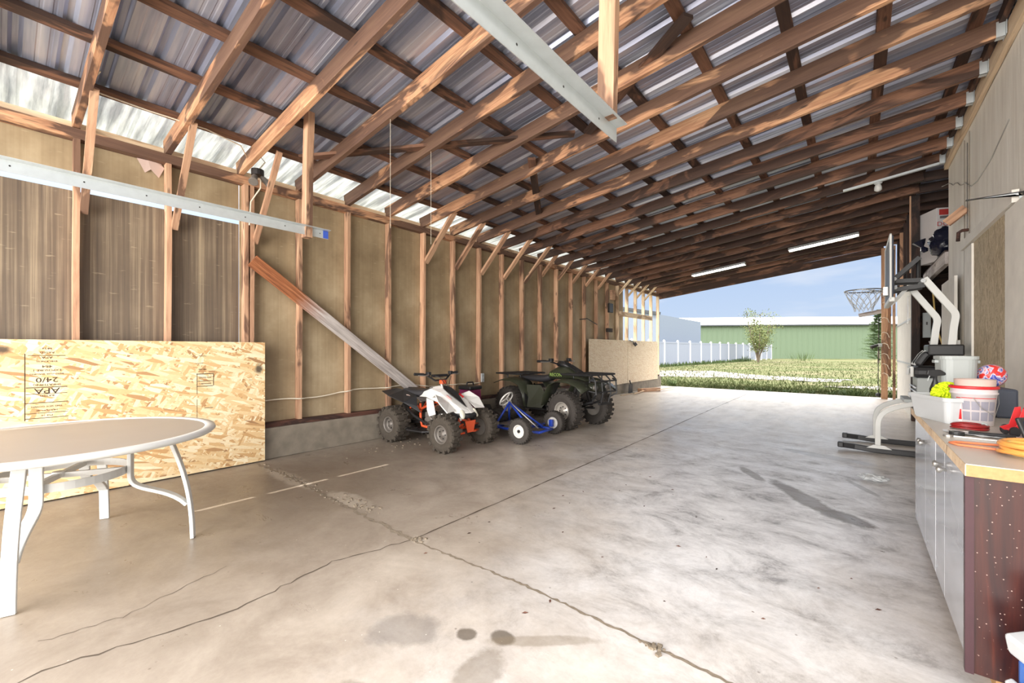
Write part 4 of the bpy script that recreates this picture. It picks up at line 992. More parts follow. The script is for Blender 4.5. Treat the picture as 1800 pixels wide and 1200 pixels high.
for s_ in (-1, 1):
    mb = MB(); mb.tube([(.28, .2*s_, .2), (.1, .33*s_, .19), (-.18, .34*s_, .19), (-.32, .2*s_, .2)], .012, 8); mb.tube([(.1, .2*s_, .19), (.1, .33*s_, .19)], .01, 6); mb.tube([(-.1, .2*s_, .19), (-.1, .34*s_, .19)], .01, 6)
    for k in range(6): mb.tube([(-.25+.08*k, .16*s_, .2), (-.25+.08*k, .31*s_, .19)], .006, 6)
    mb.build('nerf_bar', M['black'], q)
# steering
MB().tube([(.17, 0, .6), (.08, 0, .8)], .02, 10).build('steering_stem', M['steel'], q)
hb = MB().tube([(.0, -.36, .9), (.04, -.22, .89), (.07, -.09, .81), (.07, .09, .81), (.04, .22, .89), (.0, .36, .9)], .012, 8).build('handlebar', M['black'], q, smooth=True)
for s_ in (-1, 1):
    MB().cyl((.0, .37*s_, .9), (.035, .25*s_, .892), .018).build('grip', M['black'], hb); MB().tube([(.08, .2*s_, .89), (.1, .28*s_, .88), (.06, .36*s_, .885)], .006, 6).build('brake_lever', M['steel'], hb)
    MB().box((.06, .19*s_, .9), (.05, .05, .045)).build('control_box', M['black'], hb, bevel=.006)
MB().cyl((.06, -.13, .87), (.06, .13, .87), .018).build('crossbar_pad', M['black'], hb)
tubes('control_cable', [[(.08, .15*s_, .88), (.16, .1*s_, .86), (.2, .03*s_, .76), (.16, 0, .68)] for s_ in (-1, 1)]+[[(.08, -.1, .86), (.15, 0, .84), (.17, .05, .7)]], .004, M['black'], q, 6)
MB().box((.12, 0, .79), (.06, .08, .05)).build('clamp_block', M['orange'], q, bevel=.006)
# ---- green utility ATV
g = thing('utility_atv', 'dark green utility ATV with front and rear racks beyond the blue kart', 'quad bike', (-3.93, 5.87, 0), math.radians(-8))
for sy in (-1, 1):
    wheel(g, (.6, .385*sy, .285), .28, .2, .135, M['rubber'], M['rimsilver'], sy, 22, .013, spokes=8)
    wheel(g, (-.62, .37*sy, .285), .28, .23, .125, M['rubber'], M['rimsilver'], sy, 22, .013)
def arch(name, pts, y0, y1, mat, th=.012):
    V = []; F = []
    for i, (x, z, dr) in enumerate(pts):
        V += [(x, y0, z), (x, (y0+y1)/2, z-.005), (x, y1, z-.03-dr)]
    for i in range(len(pts)-1):
        for j in range(2): F.append((3*i+j, 3*i+j+1, 3*i+j+4, 3*i+j+3))
    return V, F
for s_ in (-1, 1):
    V, F = arch('', [(.18, .36, 0), (.22, .54, .0), (.32, .70, .01), (.48, .76, .01), (.68, .755, .01), (.86, .71, .02), (.96, .62, .02)], .16*s_, .46*s_, None)
    MB().poly(V, F).build('front_fender', M['green'], g, solid=.012, smooth=True)
    V, F = arch('', [(-.22, .3, 0), (-.26, .5, 0), (-.36, .66, .01), (-.55, .72, .01), (-.78, .72, .01), (-.98, .67, .02)], .14*s_, .46*s_, None)
    MB().poly(V, F).build('rear_fender', M['green'], g, solid=.012, smooth=True)
    MB().poly([(-.24, .42*s_, .5), (.2, .43*s_, .55), (.2, .42*s_, .27), (-.22, .42*s_, .25), (-.22, .16*s_, .22), (.2, .16*s_, .22)], [(0, 3, 4), (3, 2, 5, 4)]).build('footwell', M['black'], g, solid=.015)
    MB().poly([(-.3, .3*s_, .62), (-.06, .22*s_, .62), (.12, .24*s_, .40), (.04, .3*s_, .26), (-.22, .38*s_, .26)], [(0, 1, 2, 3, 4)]).build('side_cover', M['green'], g, solid=.015)
MB().loft([ring_yz(-.05, 0, .76, .1, .05), ring_yz(.08, 0, .81, .14, .09), ring_yz(.25, 0, .84, .15, .12), ring_yz(.42, 0, .83, .14, .11), ring_yz(.58, 0, .77, .16, .07), ring_yz(.8, 0, .72, .2, .04)]).build('tank_cover', M['green'], g, smooth=True, sub=1)
MB().loft([ring_yz(-.75, 0, .72, .12, .03), ring_yz(-.6, 0, .73, .15, .05), ring_yz(-.35, 0, .715, .15, .06), ring_yz(-.12, 0, .71, .13, .065), ring_yz(.02, 0, .755, .1, .06), ring_yz(.1, 0, .80, .07, .04)]).build('seat', M['seat'], g, smooth=True, sub=1)
text('RECON', .075, M['greenl'], g, (.22, -.168, .80), (PI/2+.12, 0, 0), .004)
hb = MB().tube([(.06, -.40, 1.02), (.14, -.24, 1.02), (.22, -.1, .97), (.22, .1, .97), (.14, .24, 1.02), (.06, .40, 1.02)], .013, 8).build('handlebar', M['black'], g, smooth=True)
for s_ in (-1, 1):
    MB().cyl((.05, .42*s_, 1.02), (.12, .28*s_, 1.02), .02).build('grip', M['black'], hb); MB().tube([(.19, .22*s_, 1.02), (.2, .3*s_, 1.01), (.13, .42*s_, 1.01)], .007, 6).build('brake_lever', M['steel'], hb)
    MB().box((.17, .22*s_, 1.04), (.06, .07, .05)).build('control_box', M['black'], hb, bevel=.008)
MB().loft([ring_yz(.16, 0, .97, .07, .04), ring_yz(.28, 0, .97, .09, .05), ring_yz(.4, 0, .93, .06, .03)]).build('instrument_pod', M['black'], g, smooth=True)
tubes('control_cable', [[(.16, .12*s_, 1.02), (.32, .1*s_, 1.02), (.36, .02*s_, .92)] for s_ in (-1, 1)], .006, M['black'], g, 6)
MB().poly([(.36, -.07, .965), (.36, .07, .965), (.6, .09, .84), (.6, -.09, .84)], [(0, 1, 2, 3)]).build('windscreen_cowl', M['black'], g, solid=.01)
def rack(x0, x1, w, z, nb, name):
    mb = MB(); c = [(x0, -w, z), (x1, -w, z), (x1+.03, -w+.05, z), (x1+.03, w-.05, z), (x1, w, z), (x0, w, z)]; mb.tube(c, .013, 8, closed=True)
    for i in range(nb): y = -w+2*w*(i+1)/(nb+1); mb.tube([(x0, y, z+.004), (x1+.03, y, z+.004)], .008, 6)
    mb.tube([((x0+x1)/2, -w, z-.01), ((x0+x1)/2, w, z-.01)], .01, 6)
    for sx in (x0+.08, x1-.1):
        for sy in (-1, 1): mb.tube([(sx, .16*sy, z), (sx, .15*sy, z-.12)], .01, 6)
    mb.build(name, M['black'], g)
rack(.5, .98, .36, .83, 7, 'front_rack'); rack(-1.02, -.5, .36, .79, 7, 'rear_rack')
mb = MB()
for y in (-.26, -.1, .1, .26): mb.tube([(.98, y, .83), (1.06, y, .76), (1.08, y, .55), (1.04, y*.9, .40) if abs(y) < .2 else (.98, y*.8, .48)], .012, 8)
for z, y in ((.74, .26), (.58, .27)): mb.tube([(.98, -y-.04, z+.02), (1.07, -y, z), (1.08, 0, z), (1.07, y, z), (.98, y+.04, z+.02)], .012, 8)
mb.box((1.03, 0, .40), (.05, .24, .03)); mb.build('brush_guard', M['black'], g)
for s_ in (-1, 1): MB().lathe([(.0, .02), (.035, .018), (.046, 0), (.04, -.03)], n=20, sx=1, sy=1.2).build('headlight', M['rimgrey'], g, smooth=True, loc=(.985, .15*s_, .64), rot=(0, PI/2, 0))
MB().loft([ring_yz(.84, 0, .66, .24, .06), ring_yz(.95, 0, .64, .22, .07), ring_yz(.98, 0, .63, .2, .06)]).build('grille', M['green'], g, smooth=True)
MB().box((.0, 0, .42), (.42, .26, .3)).build('engine', M['rimgrey'], g, bevel=.03)
mb = MB(); mb.lathe([(.09, -.17), (.11, -.16), (.11, .16), (.09, .17)], (.02, 0, .38), 'Y', 24); mb.build('engine_cover', M['steel'], g)
MB().box((0, 0, .235), (1.3, .22, .04)).build('skid_plate', M['darkmetal'], g, bevel=.01)
tubes('frame_tube', [[(-.55, .12*s_, .6), (-.2, .14*s_, .26), (.4, .12*s_, .26), (.9, .1*s_, .42), (.98, .1*s_, .62)] for s_ in (-1, 1)], .016, M['black'], g)
tubes('suspension_arm', [[(.45, .1*s_, .28), (.6, .3*s_, .26), (.78, .1*s_, .3)] for s_ in (-1, 1)]+[[(.5, .1*s_, .42), (.6, .28*s_, .34), (.74, .1*s_, .42)] for s_ in (-1, 1)], .013, M['black'], g)
for s_ in (-1, 1): MB().cyl((.6, .12*s_, .62), (.6, .26*s_, .32), .03).build('shock_absorber', M['darkmetal'], g)
MB().cyl((-.62, -.3, .285), (-.62, .3, .285), .022).build('rear_axle', M['darkmetal'], g); MB().cyl((.6, -.3, .285), (.6, .3, .285), .016).build('front_axle', M['darkmetal'], g)
MB().tube([(-.3, -.2, .42), (-.55, -.2, .5), (-.85, -.18, .52)], [.03, .05, .05], 12).build('muffler', M['darkmetal'], g, smooth=True)
# ---- blue kart
kt = thing('go_kart', 'small blue tube-frame kart with a white steering ring between the two quads', 'go-kart', (-3.33, 4.63, 0), math.radians(2))
for sy in (-1, 1):
    wheel(kt, (0, .41*sy, .165), .16, .1, .08, M['rubber'], M['rimwhite'], sy, 26, .005)
    wheel(kt, (-.95, .3*sy, .15), .145, .11, .07, M['rubber'], M['rimwhite'], sy, 26, .005)
tubes('frame_rail', [[(-1.02, .2*s_, .15), (-.4, .24*s_, .13), (-.1, .2*s_, .12), (.12, .16*s_, .12)] for s_ in (-1, 1)]+[[(.12, -.17, .12), (.12, .17, .12)], [(-.1, -.3, .15), (-.1, .3, .15)], [(-.95, -.26, .15), (-.95, .26, .15)], [(-.55, -.22, .14), (-.55, .22, .14)]], .018, M['blue'], kt)
tubes('steering_support', [[(-.02, -.14, .14), (-.5, 0, .46)], [(-.02, .14, .14), (-.5, 0, .46)], [(-.62, -.16, .14), (-.5, 0, .44)], [(-.62, .16, .14), (-.5, 0, .44)]], .015, M['blue'], kt)
MB().tube([(-.0, 0, .14), (-.53, 0, .485)], .012, 8).build('steering_column', M['steel'], kt)
mb = MB(); mb.lathe([(.115, -.011), (.13, 0), (.115, .011), (.1, 0), (.115, -.011)], n=36, cap=False)
for a in (0, 2.1, 4.2): mb.tube([(0, 0, 0), (.11*math.cos(a), .11*math.sin(a), 0)], .01, 8)
mb.build('steering_wheel', M['rimwhite'], kt, smooth=True, loc=(-.55, 0, .5), rot=(0, -.95, 0))
for s_ in (-1, 1): MB().box((0, .33*s_, .165), (.06, .05, .1)).build('spindle_bracket', M['blue'], kt, bevel=.008)
MB().box((-.35, 0, .165), (.5, .34, .012)).build('floor_pan', M['steel'], kt)
MB().loft([ring_yz(-1.0, 0, .36, .18, .02), ring_yz(-.92, 0, .2, .19, .03), ring_yz(-.6, 0, .2, .18, .025)]).build('seat', M['blackmatte'], kt, smooth=True)
mc = thing('tool_case', 'maroon hard case with a black lid behind the white quad', 'case', (-4.72, 4.72, 0))
MB().box((0, 0, .29), (.3, .28, .58), taper=.85).build('case_body', M['maroon'], mc, bevel=.02)
MB().box((0, 0, .61), (.28, .27, .06)).build('lid', M['black'], mc, bevel=.02); MB().tube([(0, -.08, .64), (0, -.06, .69), (0, .06, .69), (0, .08, .64)], .012, 8).build('handle', M['black'], mc)
# debris at the far left
sc = beam('lumber_offcut', (-4.78, 11.6, .05), (-4.5, 12.3, .05), .16, .09, M['stud']); tag(sc, 'short thick lumber offcut on the floor at the far end of the left wall', 'lumber offcut')
for i, (a, b_) in enumerate((((-4.75, 10.3), (-4.7, 11.6)), ((-4.55, 10.7), (-4.72, 11.9)), ((-4.4, 11.9), (-4.35, 13.3)))):
    o = beam('wood_lath', (a[0], a[1], .015+.02*i), (b_[0], b_[1], .015+.02*i), .04, .015, M['palewood']); tag(o, '%s thin pale lath lying by the far curb' % ORD[i], 'lath', 'laths by the far curb')
dp = thing('dustpan', 'black dustpan tipped against the far curb', 'dustpan', (-4.84, 11.1, 0))
MB().poly([(0, -.14, .02), (0, .14, .02), (.02, .12, .26), (.02, -.12, .26), (.14, -.14, .01), (.14, .14, .01)], [(0, 1, 2, 3), (0, 4, 5, 1)]).build('pan', M['black'], dp, solid=.01)
MB().cyl((.02, 0, .24), (-.02, 0, .36), .016).build('handle', M['black'], dp)
mb = MB(); blobmesh(mb, (0, 0, .03), (.1, .07, .028), 9, .5, 10); o = mb.build('crumpled_rag', M['greyplast2'], smooth=False); o.location = (.13, 5.08, 0)
tag(o, 'crumpled white scrap of plastic lying on the bleached concrete', 'scrap')
# leaf bits
mb = MB(); rnd = random.Random(8)
for _ in range(34):
    x, y = rnd.uniform(-2, .2), rnd.uniform(1.2, 4); a = rnd.uniform(0, PI); r = rnd.uniform(.003, .008)
    d1_ = Vector((math.cos(a), math.sin(a), 0)); d2 = Vector((-d1_.y, d1_.x, 0)); c = Vector((x, y, .003))
    mb.face([mb.bm.verts.new(c+w) for w in (d1_*r*2, d2*r*.7+Vector((0, 0, .003)), -d1_*r*2, -d2*r*.7)])
tag(mb.build('dry_leaves', M['sill'], solid=.001), 'dry leaf bits scattered on the concrete', 'leaves', kind='stuff')

# ================================================================ basketball hoop
bh = thing('basketball_hoop', 'portable basketball hoop with white curved twin tubes and black runners', 'basketball hoop', (0, 6.8, 0))
for sy, x0, yy in ((-1, -.13, -.32), (1, -.10, .40)):
    pts = [(x0, yy-.03, .06), (x0+.12, yy, .05), (x0+.3, yy, .035), (.9, yy, .035)]
    r_ = MB().tube(pts, .03, flat=(.055, .06)).build('runner', M['black'], bh, bevel=.008)
    MB().box((x0-.01, yy-.03, .062), (.06, .075, .065)).build('end_cap', M['black'], r_, bevel=.012)
    MB().poly([(.1, yy-.045, .062), (.32, yy-.045, .062), (.26, yy-.045, .1), (.16, yy-.045, .1)], [(0, 1, 2, 3)]).build('foot_bracket', M['whitemetal'], r_, solid=.012)
    y2 = yy*.75
    P = [(.2, yy, .06), (.2, yy, .3)]+bez([(.2, yy, .32), (.2, yy*.95, .5), (.32, yy*.9, .54), (.62, y2, .62)], 10)+[(.82, y2, .7)]
    MB().tube(P, .03, flat=(.04, .052)).build('base_leg', M['whitemetal'], bh, bevel=.006)
MB().box((.46, 0, .62), (.07, .5, .04)).build('base_crossbar', M['greyplast'], bh, bevel=.006)
# lower body
MB().box((.66, -.05, .79), (.26, .46, .2)).build('ballast_box', M['greyplast'], bh, bevel=.015)
mb = MB()
for k in range(5): mb.box((.515, -.05, .60+.045*k), (.03, .4, .014), (0, .7, 0))
mb.build('louvres', M['greyplast2'], bh)
MB().box((.62, -.05, .95), (.24, .5, .13)).build('front_bumper', M['black'], bh, bevel=.045)
MB().tube([(.49, -.30, .9), (.49, -.30, 1.0), (.5, .2, 1.0), (.49, .2, .9)], .015, 8).build('bumper_trim', M['whitemetal'], bh)
for yy in (-.22, .02):
    c = MB().tube([(.54, yy, 1.03), (.6, yy, 1.14), (.63, yy, 1.17)], .03, flat=(.09, .07)).build('roller_arm', M['black'], bh, bevel=.02)
    MB().tube([(.515, yy, 1.03), (.572, yy, 1.145), (.61, yy, 1.19)], .012, 8).build('arm_trim', M['whitemetal'], c)
MB().box((.76, -.1, 1.2), (.28, .4, .12)).build('spring_housing', M['black'], bh, bevel=.015)
for yy in (-.26, .06):
    dx, dz = (.03, .0) if yy < 0 else (-.075, -.03)
    P = [(.77+dx, yy, 1.2), (.79+dx, yy, 1.45+dz), (.80+dx, yy, 1.53+dz)]+bez([(.80+dx, yy, 1.53+dz), (.81+dx, yy, 1.58+dz), (.79+dx, yy, 1.62+dz)], 4)+[(.56+dx, yy, 2.0+dz)]
    u_ = MB().tube(P, .04, flat=(.05, .06)).build('upright_tube', M['whitemetal'], bh, bevel=.006)
MB().box((.86, -.1, 1.26), (.05, .12, .1)).build('latch_plate', M['whitemetal'], bh, bevel=.005)
arms = []
for yy in (-.2, 0.02):
    arms += [[(.60, yy, 1.99), (.36, yy, 2.0)], [(.60, yy, 1.93), (.34, yy, 1.9)], [(.34, yy, 2.02), (.56, yy, 2.25)]]
for P in arms: MB().tube(P, .018, flat=(.035, .045)).build('lift_arm', M['black'], bh)
for P in ([(.345, -.26, 2.02), (.345, .1, 2.02)], [(.35, -.26, 1.92), (.35, .1, 1.92)], [(.58, -.32, 1.97), (.58, .12, 1.97)]): MB().cyl(P[0], P[1], .022, 12).build('pivot_rod', M['greyplast2'], bh)
MB().tube([(.33, -.1, 1.74), (.47, -.1, 1.93)], .02, flat=(.04, .035)).build('lower_strut', M['whitemetal'], bh)
MB().tube([(.56, -.09, 2.26), (.56, -.09, 2.02)], .02, 8).build('handle_bar', M['black'], bh)
bd = MB().box((.31, -.05, 2.12), (.03, 1.0, .7)).build('backboard', M['navy'], bh, bevel=.01)
mb = MB()
for (c, d_) in (((.30, -.55, 2.12), (.02, .03, .74)), ((.30, .45, 2.12), (.02, .03, .74)), ((.30, -.05, 2.48), (.02, 1.03, .02)), ((.31, -.05, 1.76), (.05, 1.03, .05))): mb.box(c, d_)
mb.build('frame', M['whitemetal'], bd, bevel=.008)
MB().box((.335, -.05, 2.1), (.02, .5, .5)).build('backing_plate', M['navy'], bd)
MB().box((.28, -.05, 1.9), (.05, .14, .1)).build('rim_bracket', M['steel'], bh)
mb = MB(); mb.lathe([(.178, 0), (.186, .007), (.194, 0), (.186, -.007), (.178, 0)], (.075, -.05, 1.93), n=40, cap=False); mb.tube([(.24, -.12, 1.9), (.1, -.23, 1.92)], .006, 6); mb.tube([(.24, .02, 1.9), (.1, .13, 1.92)], .006, 6); mb.build('hoop_ring', M['steel'], bh, smooth=True)
mb = MB(); nn = 12; lev = [(.186, 1.925), (.165, 1.87), (.13, 1.8), (.1, 1.74), (.085, 1.69)]
for k in range(nn):
    for sg in (-1, 1):
        P = []
        for j, (r_, z_) in enumerate(lev):
            a = 2*PI*(k+sg*j*.5)/nn; P.append((.075+math.cos(a)*r_, -.05+math.sin(a)*r_, z_+.02*math.sin(k*2.1)*j/4))
        mb.tube(P, .0035, 5)
mb.build('net', M['greyplast2'], bh)

# ================================================================ workbench
XB, YN, YF, ZT = .30, 2.2, 4.0, .80
for i, (a, b_) in enumerate(((YN, 3.035), (3.045, YF-.02))):
    c = thing('base_cabinet', ('nearer' if i == 0 else 'farther')+' glossy silver-fronted base cabinet under the bench top', 'cabinet', (XB+.02, a, 0), group='cabinets under the bench top')
    w = b_-a
    MB().box((.32, w/2, .41), (.6, w-.004, .68)).build('carcass', M['cherry'], c)
    MB().box((.34, w/2, .035), (.56, w-.02, .07)).build('plinth', M['particle'], c)
    sp = (.56, w-.56) if i == 0 else (.4, w-.4)
    yy = .0
    for j, dw in enumerate(sp):
        d_ = MB().box((0.006, yy+dw/2, .405), (.018, dw-.006, .69)).build('door', M['cabfront'], c, bevel=.002)
        hy = {(0, 0): .5, (0, 1): .62, (1, 0): .36, (1, 1): .44}[(i, j)]
        mb = MB(); mb.lathe([(.006, 0), (.006, .012), (.016, .022), (.014, .032), (.004, .036)], n=16); mb.build('knob', M['steel'], d_, smooth=True, loc=(-.003, hy, .66), rot=(0, -PI/2, 0))
        yy += dw
MB_ = MB().box((XB+.315, YN-.012, .41), (.63, .02, .70)); o = MB_.build('end_panel', M['cherry'], bevel=.001); tag(o, 'dark cherry end board of the workbench, speckled with dust', 'board'); o.name = 'cherry_board'
o = MB().box((XB+.011, YN-.026, .41), (.022, .01, .70)).build('end_stile', M['cherrystile']); o.name = 'plum_strip'; tag(o, 'narrow plum edge strip on the bench end beside the cherry panel', 'strip')
ct = thing('bench_top', 'grey laminate bench top with a raw particle board edge', 'bench top', (0, 0, 0))
MB().box((XB+.35, (YN+YF)/2-.02, ZT-.021), (.70, YF-YN+.06, .042)).build('slab', M['particle'], ct)
MB().box((XB+.35, (YN+YF)/2-.02, ZT), (.702, YF-YN+.062, .003)).build('laminate', M['counter'], ct)
MB().box((XB-.0015, (YN+YF)/2-.02, ZT-.021), (.003, YF-YN+.062, .04)).build('edge_band', M['palewood'], ct)
Z0 = ZT+.0018
def rrect(w, d, r, n=5):
    out = []
    for cx, cy, a0 in ((w/2-r, d/2-r, 0), (-w/2+r, d/2-r, PI/2), (-w/2+r, -d/2+r, PI), (w/2-r, -d/2+r, 1.5*PI)):
        for k in range(n+1): a = a0+PI/2*k/n; out.append((cx+r*math.cos(a), cy+r*math.sin(a)))
    return out
def bin_(mb, w, d, h, tp, r=.03, th=.004, lip=.01):
    def rg(s, z, e=0): return [(x*s+math.copysign(e, x), y*s+math.copysign(e, y), z) for x, y in rrect(w, d, r)]
    mb.loft([rg(tp, .0), rg(1, h-.02), rg(1, h-.02, lip), rg(1, h, lip), rg(1, h, -th), rg(tp, th*2, -th)], cap=False)
    R0 = rg(tp, 0); mb.face([mb.bm.verts.new(p) for p in R0]); R1 = rg(tp, th*2, -th); mb.face([mb.bm.verts.new(p) for p in R1]); return mb
wb = thing('wash_basin', 'low white plastic tub holding the yellow-green duster on the bench', 'tub', (.41, 3.42, Z0), .35)
bin_(MB(), .2, .36, .14, .86).build('tub_body', M['greyplast2'], wb)
du = thing('duster', 'yellow-green microfibre duster with a black handle, lying in the white tub', 'duster', (.405, 3.40, Z0+.145), .35)
du.scale = (.62, .85, .85)
mb = MB(); rnd = random.Random(4)
for i in range(420):
    th_ = math.acos(rnd.uniform(-.3, 1)); a = rnd.uniform(0, 2*PI); d_ = Vector((math.sin(th_)*math.cos(a)*1.0, math.sin(th_)*math.sin(a)*1.25, math.cos(th_)*.95))
    p0 = d_*.055; p1 = d_*.1+Vector((0, 0, -.008)); mb.tube([p0, (p0+p1)/2+Vector((0, 0, .006)), p1], [.006, .007, .005], 5)
mb.build('fringe', M['mop'], du); MB().lathe([(.001, -.07), (.06, -.04), (.07, 0), (.05, .05), (.001, .07)], n=20).build('core', M['mop'], du, smooth=True)
spn = thing('spray_trigger', 'black spray trigger bottle standing behind the duster', 'spray bottle', (.39, 3.76, Z0), .3)
spn.scale = (.7, .7, .9)
MB().lathe([(.035, 0), (.038, .02), (.038, .17), (.016, .23), (.014, .26)], n=20).build('bottle', M['black'], spn, smooth=True)
MB().prism([(-.06, .27), (-.055, .3), (.03, .305), (.085, .275), (.06, .265), (.012, .262), (.01, .25), (-.012, .25)], -.014, .014, 'XZ').build('sprayer_head', M['black'], spn, bevel=.004)
MB().tube([(-.03, 0, .272), (-.045, 0, .245), (-.052, 0, .225)], .004, 6).build('trigger', M['greyplast'], spn)
tt = thing('storage_tote', 'tall pale grey plastic tote with a handled rim at the far end of the bench', 'tote', (.492, 3.86, Z0), .1)
bin_(MB(), .16, .2, .36, .88, .05, .004, .009).build('tote_body', M['greyplast'], tt)
MB().box((0, -.01, .345), (.14, .17, .01)).build('green_contents', M['leaf'], tt)
for s_ in (-1, 1): MB().box((.092*s_, 0, .325), (.02, .07, .02)).build('handle_lug', M['greyplast'], tt, bevel=.004)
bk = thing('plastic_bucket', 'white plastic pail with a red lid ring and printed label on the bench', 'bucket', (.487, 3.3, Z0), .0)
bk.scale = (.7, .7, 1)
MB().lathe([(.1, 0), (.104, .004), (.122, .165), (.129, .166), (.129, .175), (.123, .177), (.124, .195), (.118, .195), (.1, .01)], n=40).build('pail', M['bucket'], bk, smooth=True)
MB().lathe([(.124, .193), (.134, .195), (.134, .207), (.12, .209), (.12, .193)], n=40, cap=False).build('lid_ring', M['red'], bk, smooth=True)
def bandlabel(a0, a1, z0, z1, mat, nm, off=.0012):
    V = []; n = 10
    for k in range(n+1):
        a = math.radians(a0+(a1-a0)*k/n)
        for z in (z0, z1): r_ = .104+.018*(z/.165)+off; V.append((r_*math.cos(a), r_*math.sin(a), z))
    MB().poly(V, [(2*k, 2*k+1, 2*k+3, 2*k+2) for k in range(n)]).build(nm, mat, bk)
bandlabel(216, 230, .02, .14, M['carton'], 'label'); bandlabel(217, 229, .03, .085, M['red'], 'red_flash', .002); bandlabel(215, 229, .143, .148, M['cartonred'], 'label_stripe', .002)
bandlabel(231, 330, .145, .149, M['cartonred'], 'label_stripe', .002)
for k in range(4):
    for z in (.03, .085): bandlabel(233+24*k, 253+24*k, z, z+.045, M['labelgrey'], 'label_text', .002)
MB().tube([(-.02, -.128, .15), (.02, -.135, .1), (.09, -.12, .06), (.125, -.03, .12), (.128, .0, .16)], .0018, 6).build('bail_handle', M['steel'], bk)
cp = thing('cardboard_tub', 'pinkish tapered tub sitting inside the white pail', 'tub', (.492, 3.3, Z0+.11), .1)
cp.scale = (.72, .72, .95)
MB().lathe([(.1, 0), (.108, .14), (.104, .14), (.1, .12), (.096, .01)], n=32).build('tub_wall', M['beige'], cp, smooth=True)
o = MB().lathe([(.078*math.sin(PI*i/16), -.078*math.cos(PI*i/16)) for i in range(1, 16)], n=32).build('ball', M['ball'], smooth=True); o.scale = (.85, .85, .9); o.location = (.648, 3.88, Z0+.24)
tag(o, 'red and blue splashed ball resting on the dark case by the grey tote', 'ball')
cs = thing('instrument_case', 'dark blue-grey hard case standing behind the white pail', 'case', (.672, 3.82, Z0), .1)
MB().box((0, 0, .085), (.09, .22, .17)).build('case_body', M['navy'], cs, bevel=.012); MB().box((0, -.102, .12), (.04, .006, .025)).build('latch', M['darkmetal'], cs)
# cable coil
def coil(name, loc, rx, ry, turns, r, mat, label, cat, seed, rz=0, wob=.14, lift=.8):
    rnd = random.Random(seed); root = thing(name, label, cat, loc, rz)
    pts = []
    n = 26
    for i in range(turns*n):
        a = 2*PI*i/n; k = i/n; w = 1-.07*(k % 4)+wob*.3*math.sin(a*1.0+k*1.7)
        pts.append((rx*w*math.cos(a), ry*w*math.sin(a), r+lift*r*2*(k/turns*3)+.25*r*math.sin(a*2+k)+abs(math.sin(a+k))*r*.8))
    MB().tube(pts, r, 7).build('coil', mat, root, smooth=True)
    return root
c1_ = coil('cable_coil', (.44, 3.08, Z0), .068, .055, 7, .0045, M['redcable'], 'dark red cable coil in front of the white pail', 'cable coil', 1, .15)
MB().tube([(.06, .0, .01), (.06, 0, .03), (.05, .01, .034)], .008, 8).build('plug', M['greyplast'], c1_)
h1 = coil('hose_coil', (.545, 2.42, Z0), .13, .11, 6, .0085, M['orangehose'], 'orange and yellow air hose coil at the near end of the bench', 'hose', 2, .1, .2)
h_ = []
for i in range(70): a = 2*PI*i/26; h_.append((.1*math.cos(a), .085*math.sin(a), .012+.012*(i/26)+.004*math.sin(a*3)))
MB().tube(h_, .0085, 7).build('yellow_loop', M['yellowhose'], h1, smooth=True)
tag(MB().tube([(.49, 2.48, Z0+.006), (.4, 2.5, Z0+.006), (.33, 2.52, Z0+.006), (.31, 2.56, Z0+.006), (.33, 2.59, Z0+.006), (.4, 2.6, Z0+.006), (.47, 2.61, Z0+.006)], .005, 8).build('extension_cord', M['orangecord'], smooth=True), 'orange cord loop lying beside the hose coil on the bench', 'cord')
o = MB().lathe([(.014, -.009), (.026, -.009), (.026, .009), (.014, .009), (.014, -.009)], n=28, cap=False).build('tape_roll', M['black'], smooth=False); o.location = (.365, 2.83, Z0+.0095)
tag(o, 'roll of black tape lying flat on the bench edge', 'tape')
wn = thing('wrench', 'long bare steel wrench lying across the bench', 'wrench', (.42, 2.76, Z0+.004), -.17)
MB().box((.02, 0, 0), (.2, .012, .006)).build('shank', M['steel'], wn)
MB().lathe([(.009, -.004), (.018, -.004), (.018, .004), (.009, .004), (.009, -.004)], n=20, cap=False).build('ring_end', M['steel'], wn, loc=(-.09, 0, 0))
MB().prism([(.0, -.008), (.03, -.02), (.05, -.016), (.035, -.006), (.035, .006), (.05, .016), (.03, .02), (0, .008)], -.004, .004).build('open_end', M['steel'], wn, loc=(.115, 0, 0))
sn = thing('tin_snips', 'black-handled snips lying on a white bag on the bench', 'snips', (.46, 2.87, Z0+.012), -.2)
for s_ in (-1, 1): MB().tube([(-.05, .004*s_, 0), (0, .012*s_, 0), (.06, .022*s_, .002), (.09, .014*s_, 0)], .006, 8).build('handle', M['black'], sn)
MB().poly([(-.05, 0, .002), (-.11, .006, .002), (-.12, 0, .002), (-.11, -.006, .002)], [(0, 1, 2, 3)]).build('blade', M['steel'], sn, solid=.003)
mb = MB(); rnd = random.Random(6); G = {}
for i in range(13):
    for j in range(6): G[i, j] = mb.bm.verts.new((.34+.026*i+.01*math.sin(j), 2.84+.022*j+.012*math.sin(i*.9), Z0+.002+.008*rnd.random()))
for i in range(12):
    for j in range(5): mb.face([G[i, j], G[i+1, j], G[i+1, j+1], G[i, j+1]])
tag(mb.build('plastic_bag', M['greyplast2'], solid=.001), 'flattened white plastic bag under the snips', 'bag')
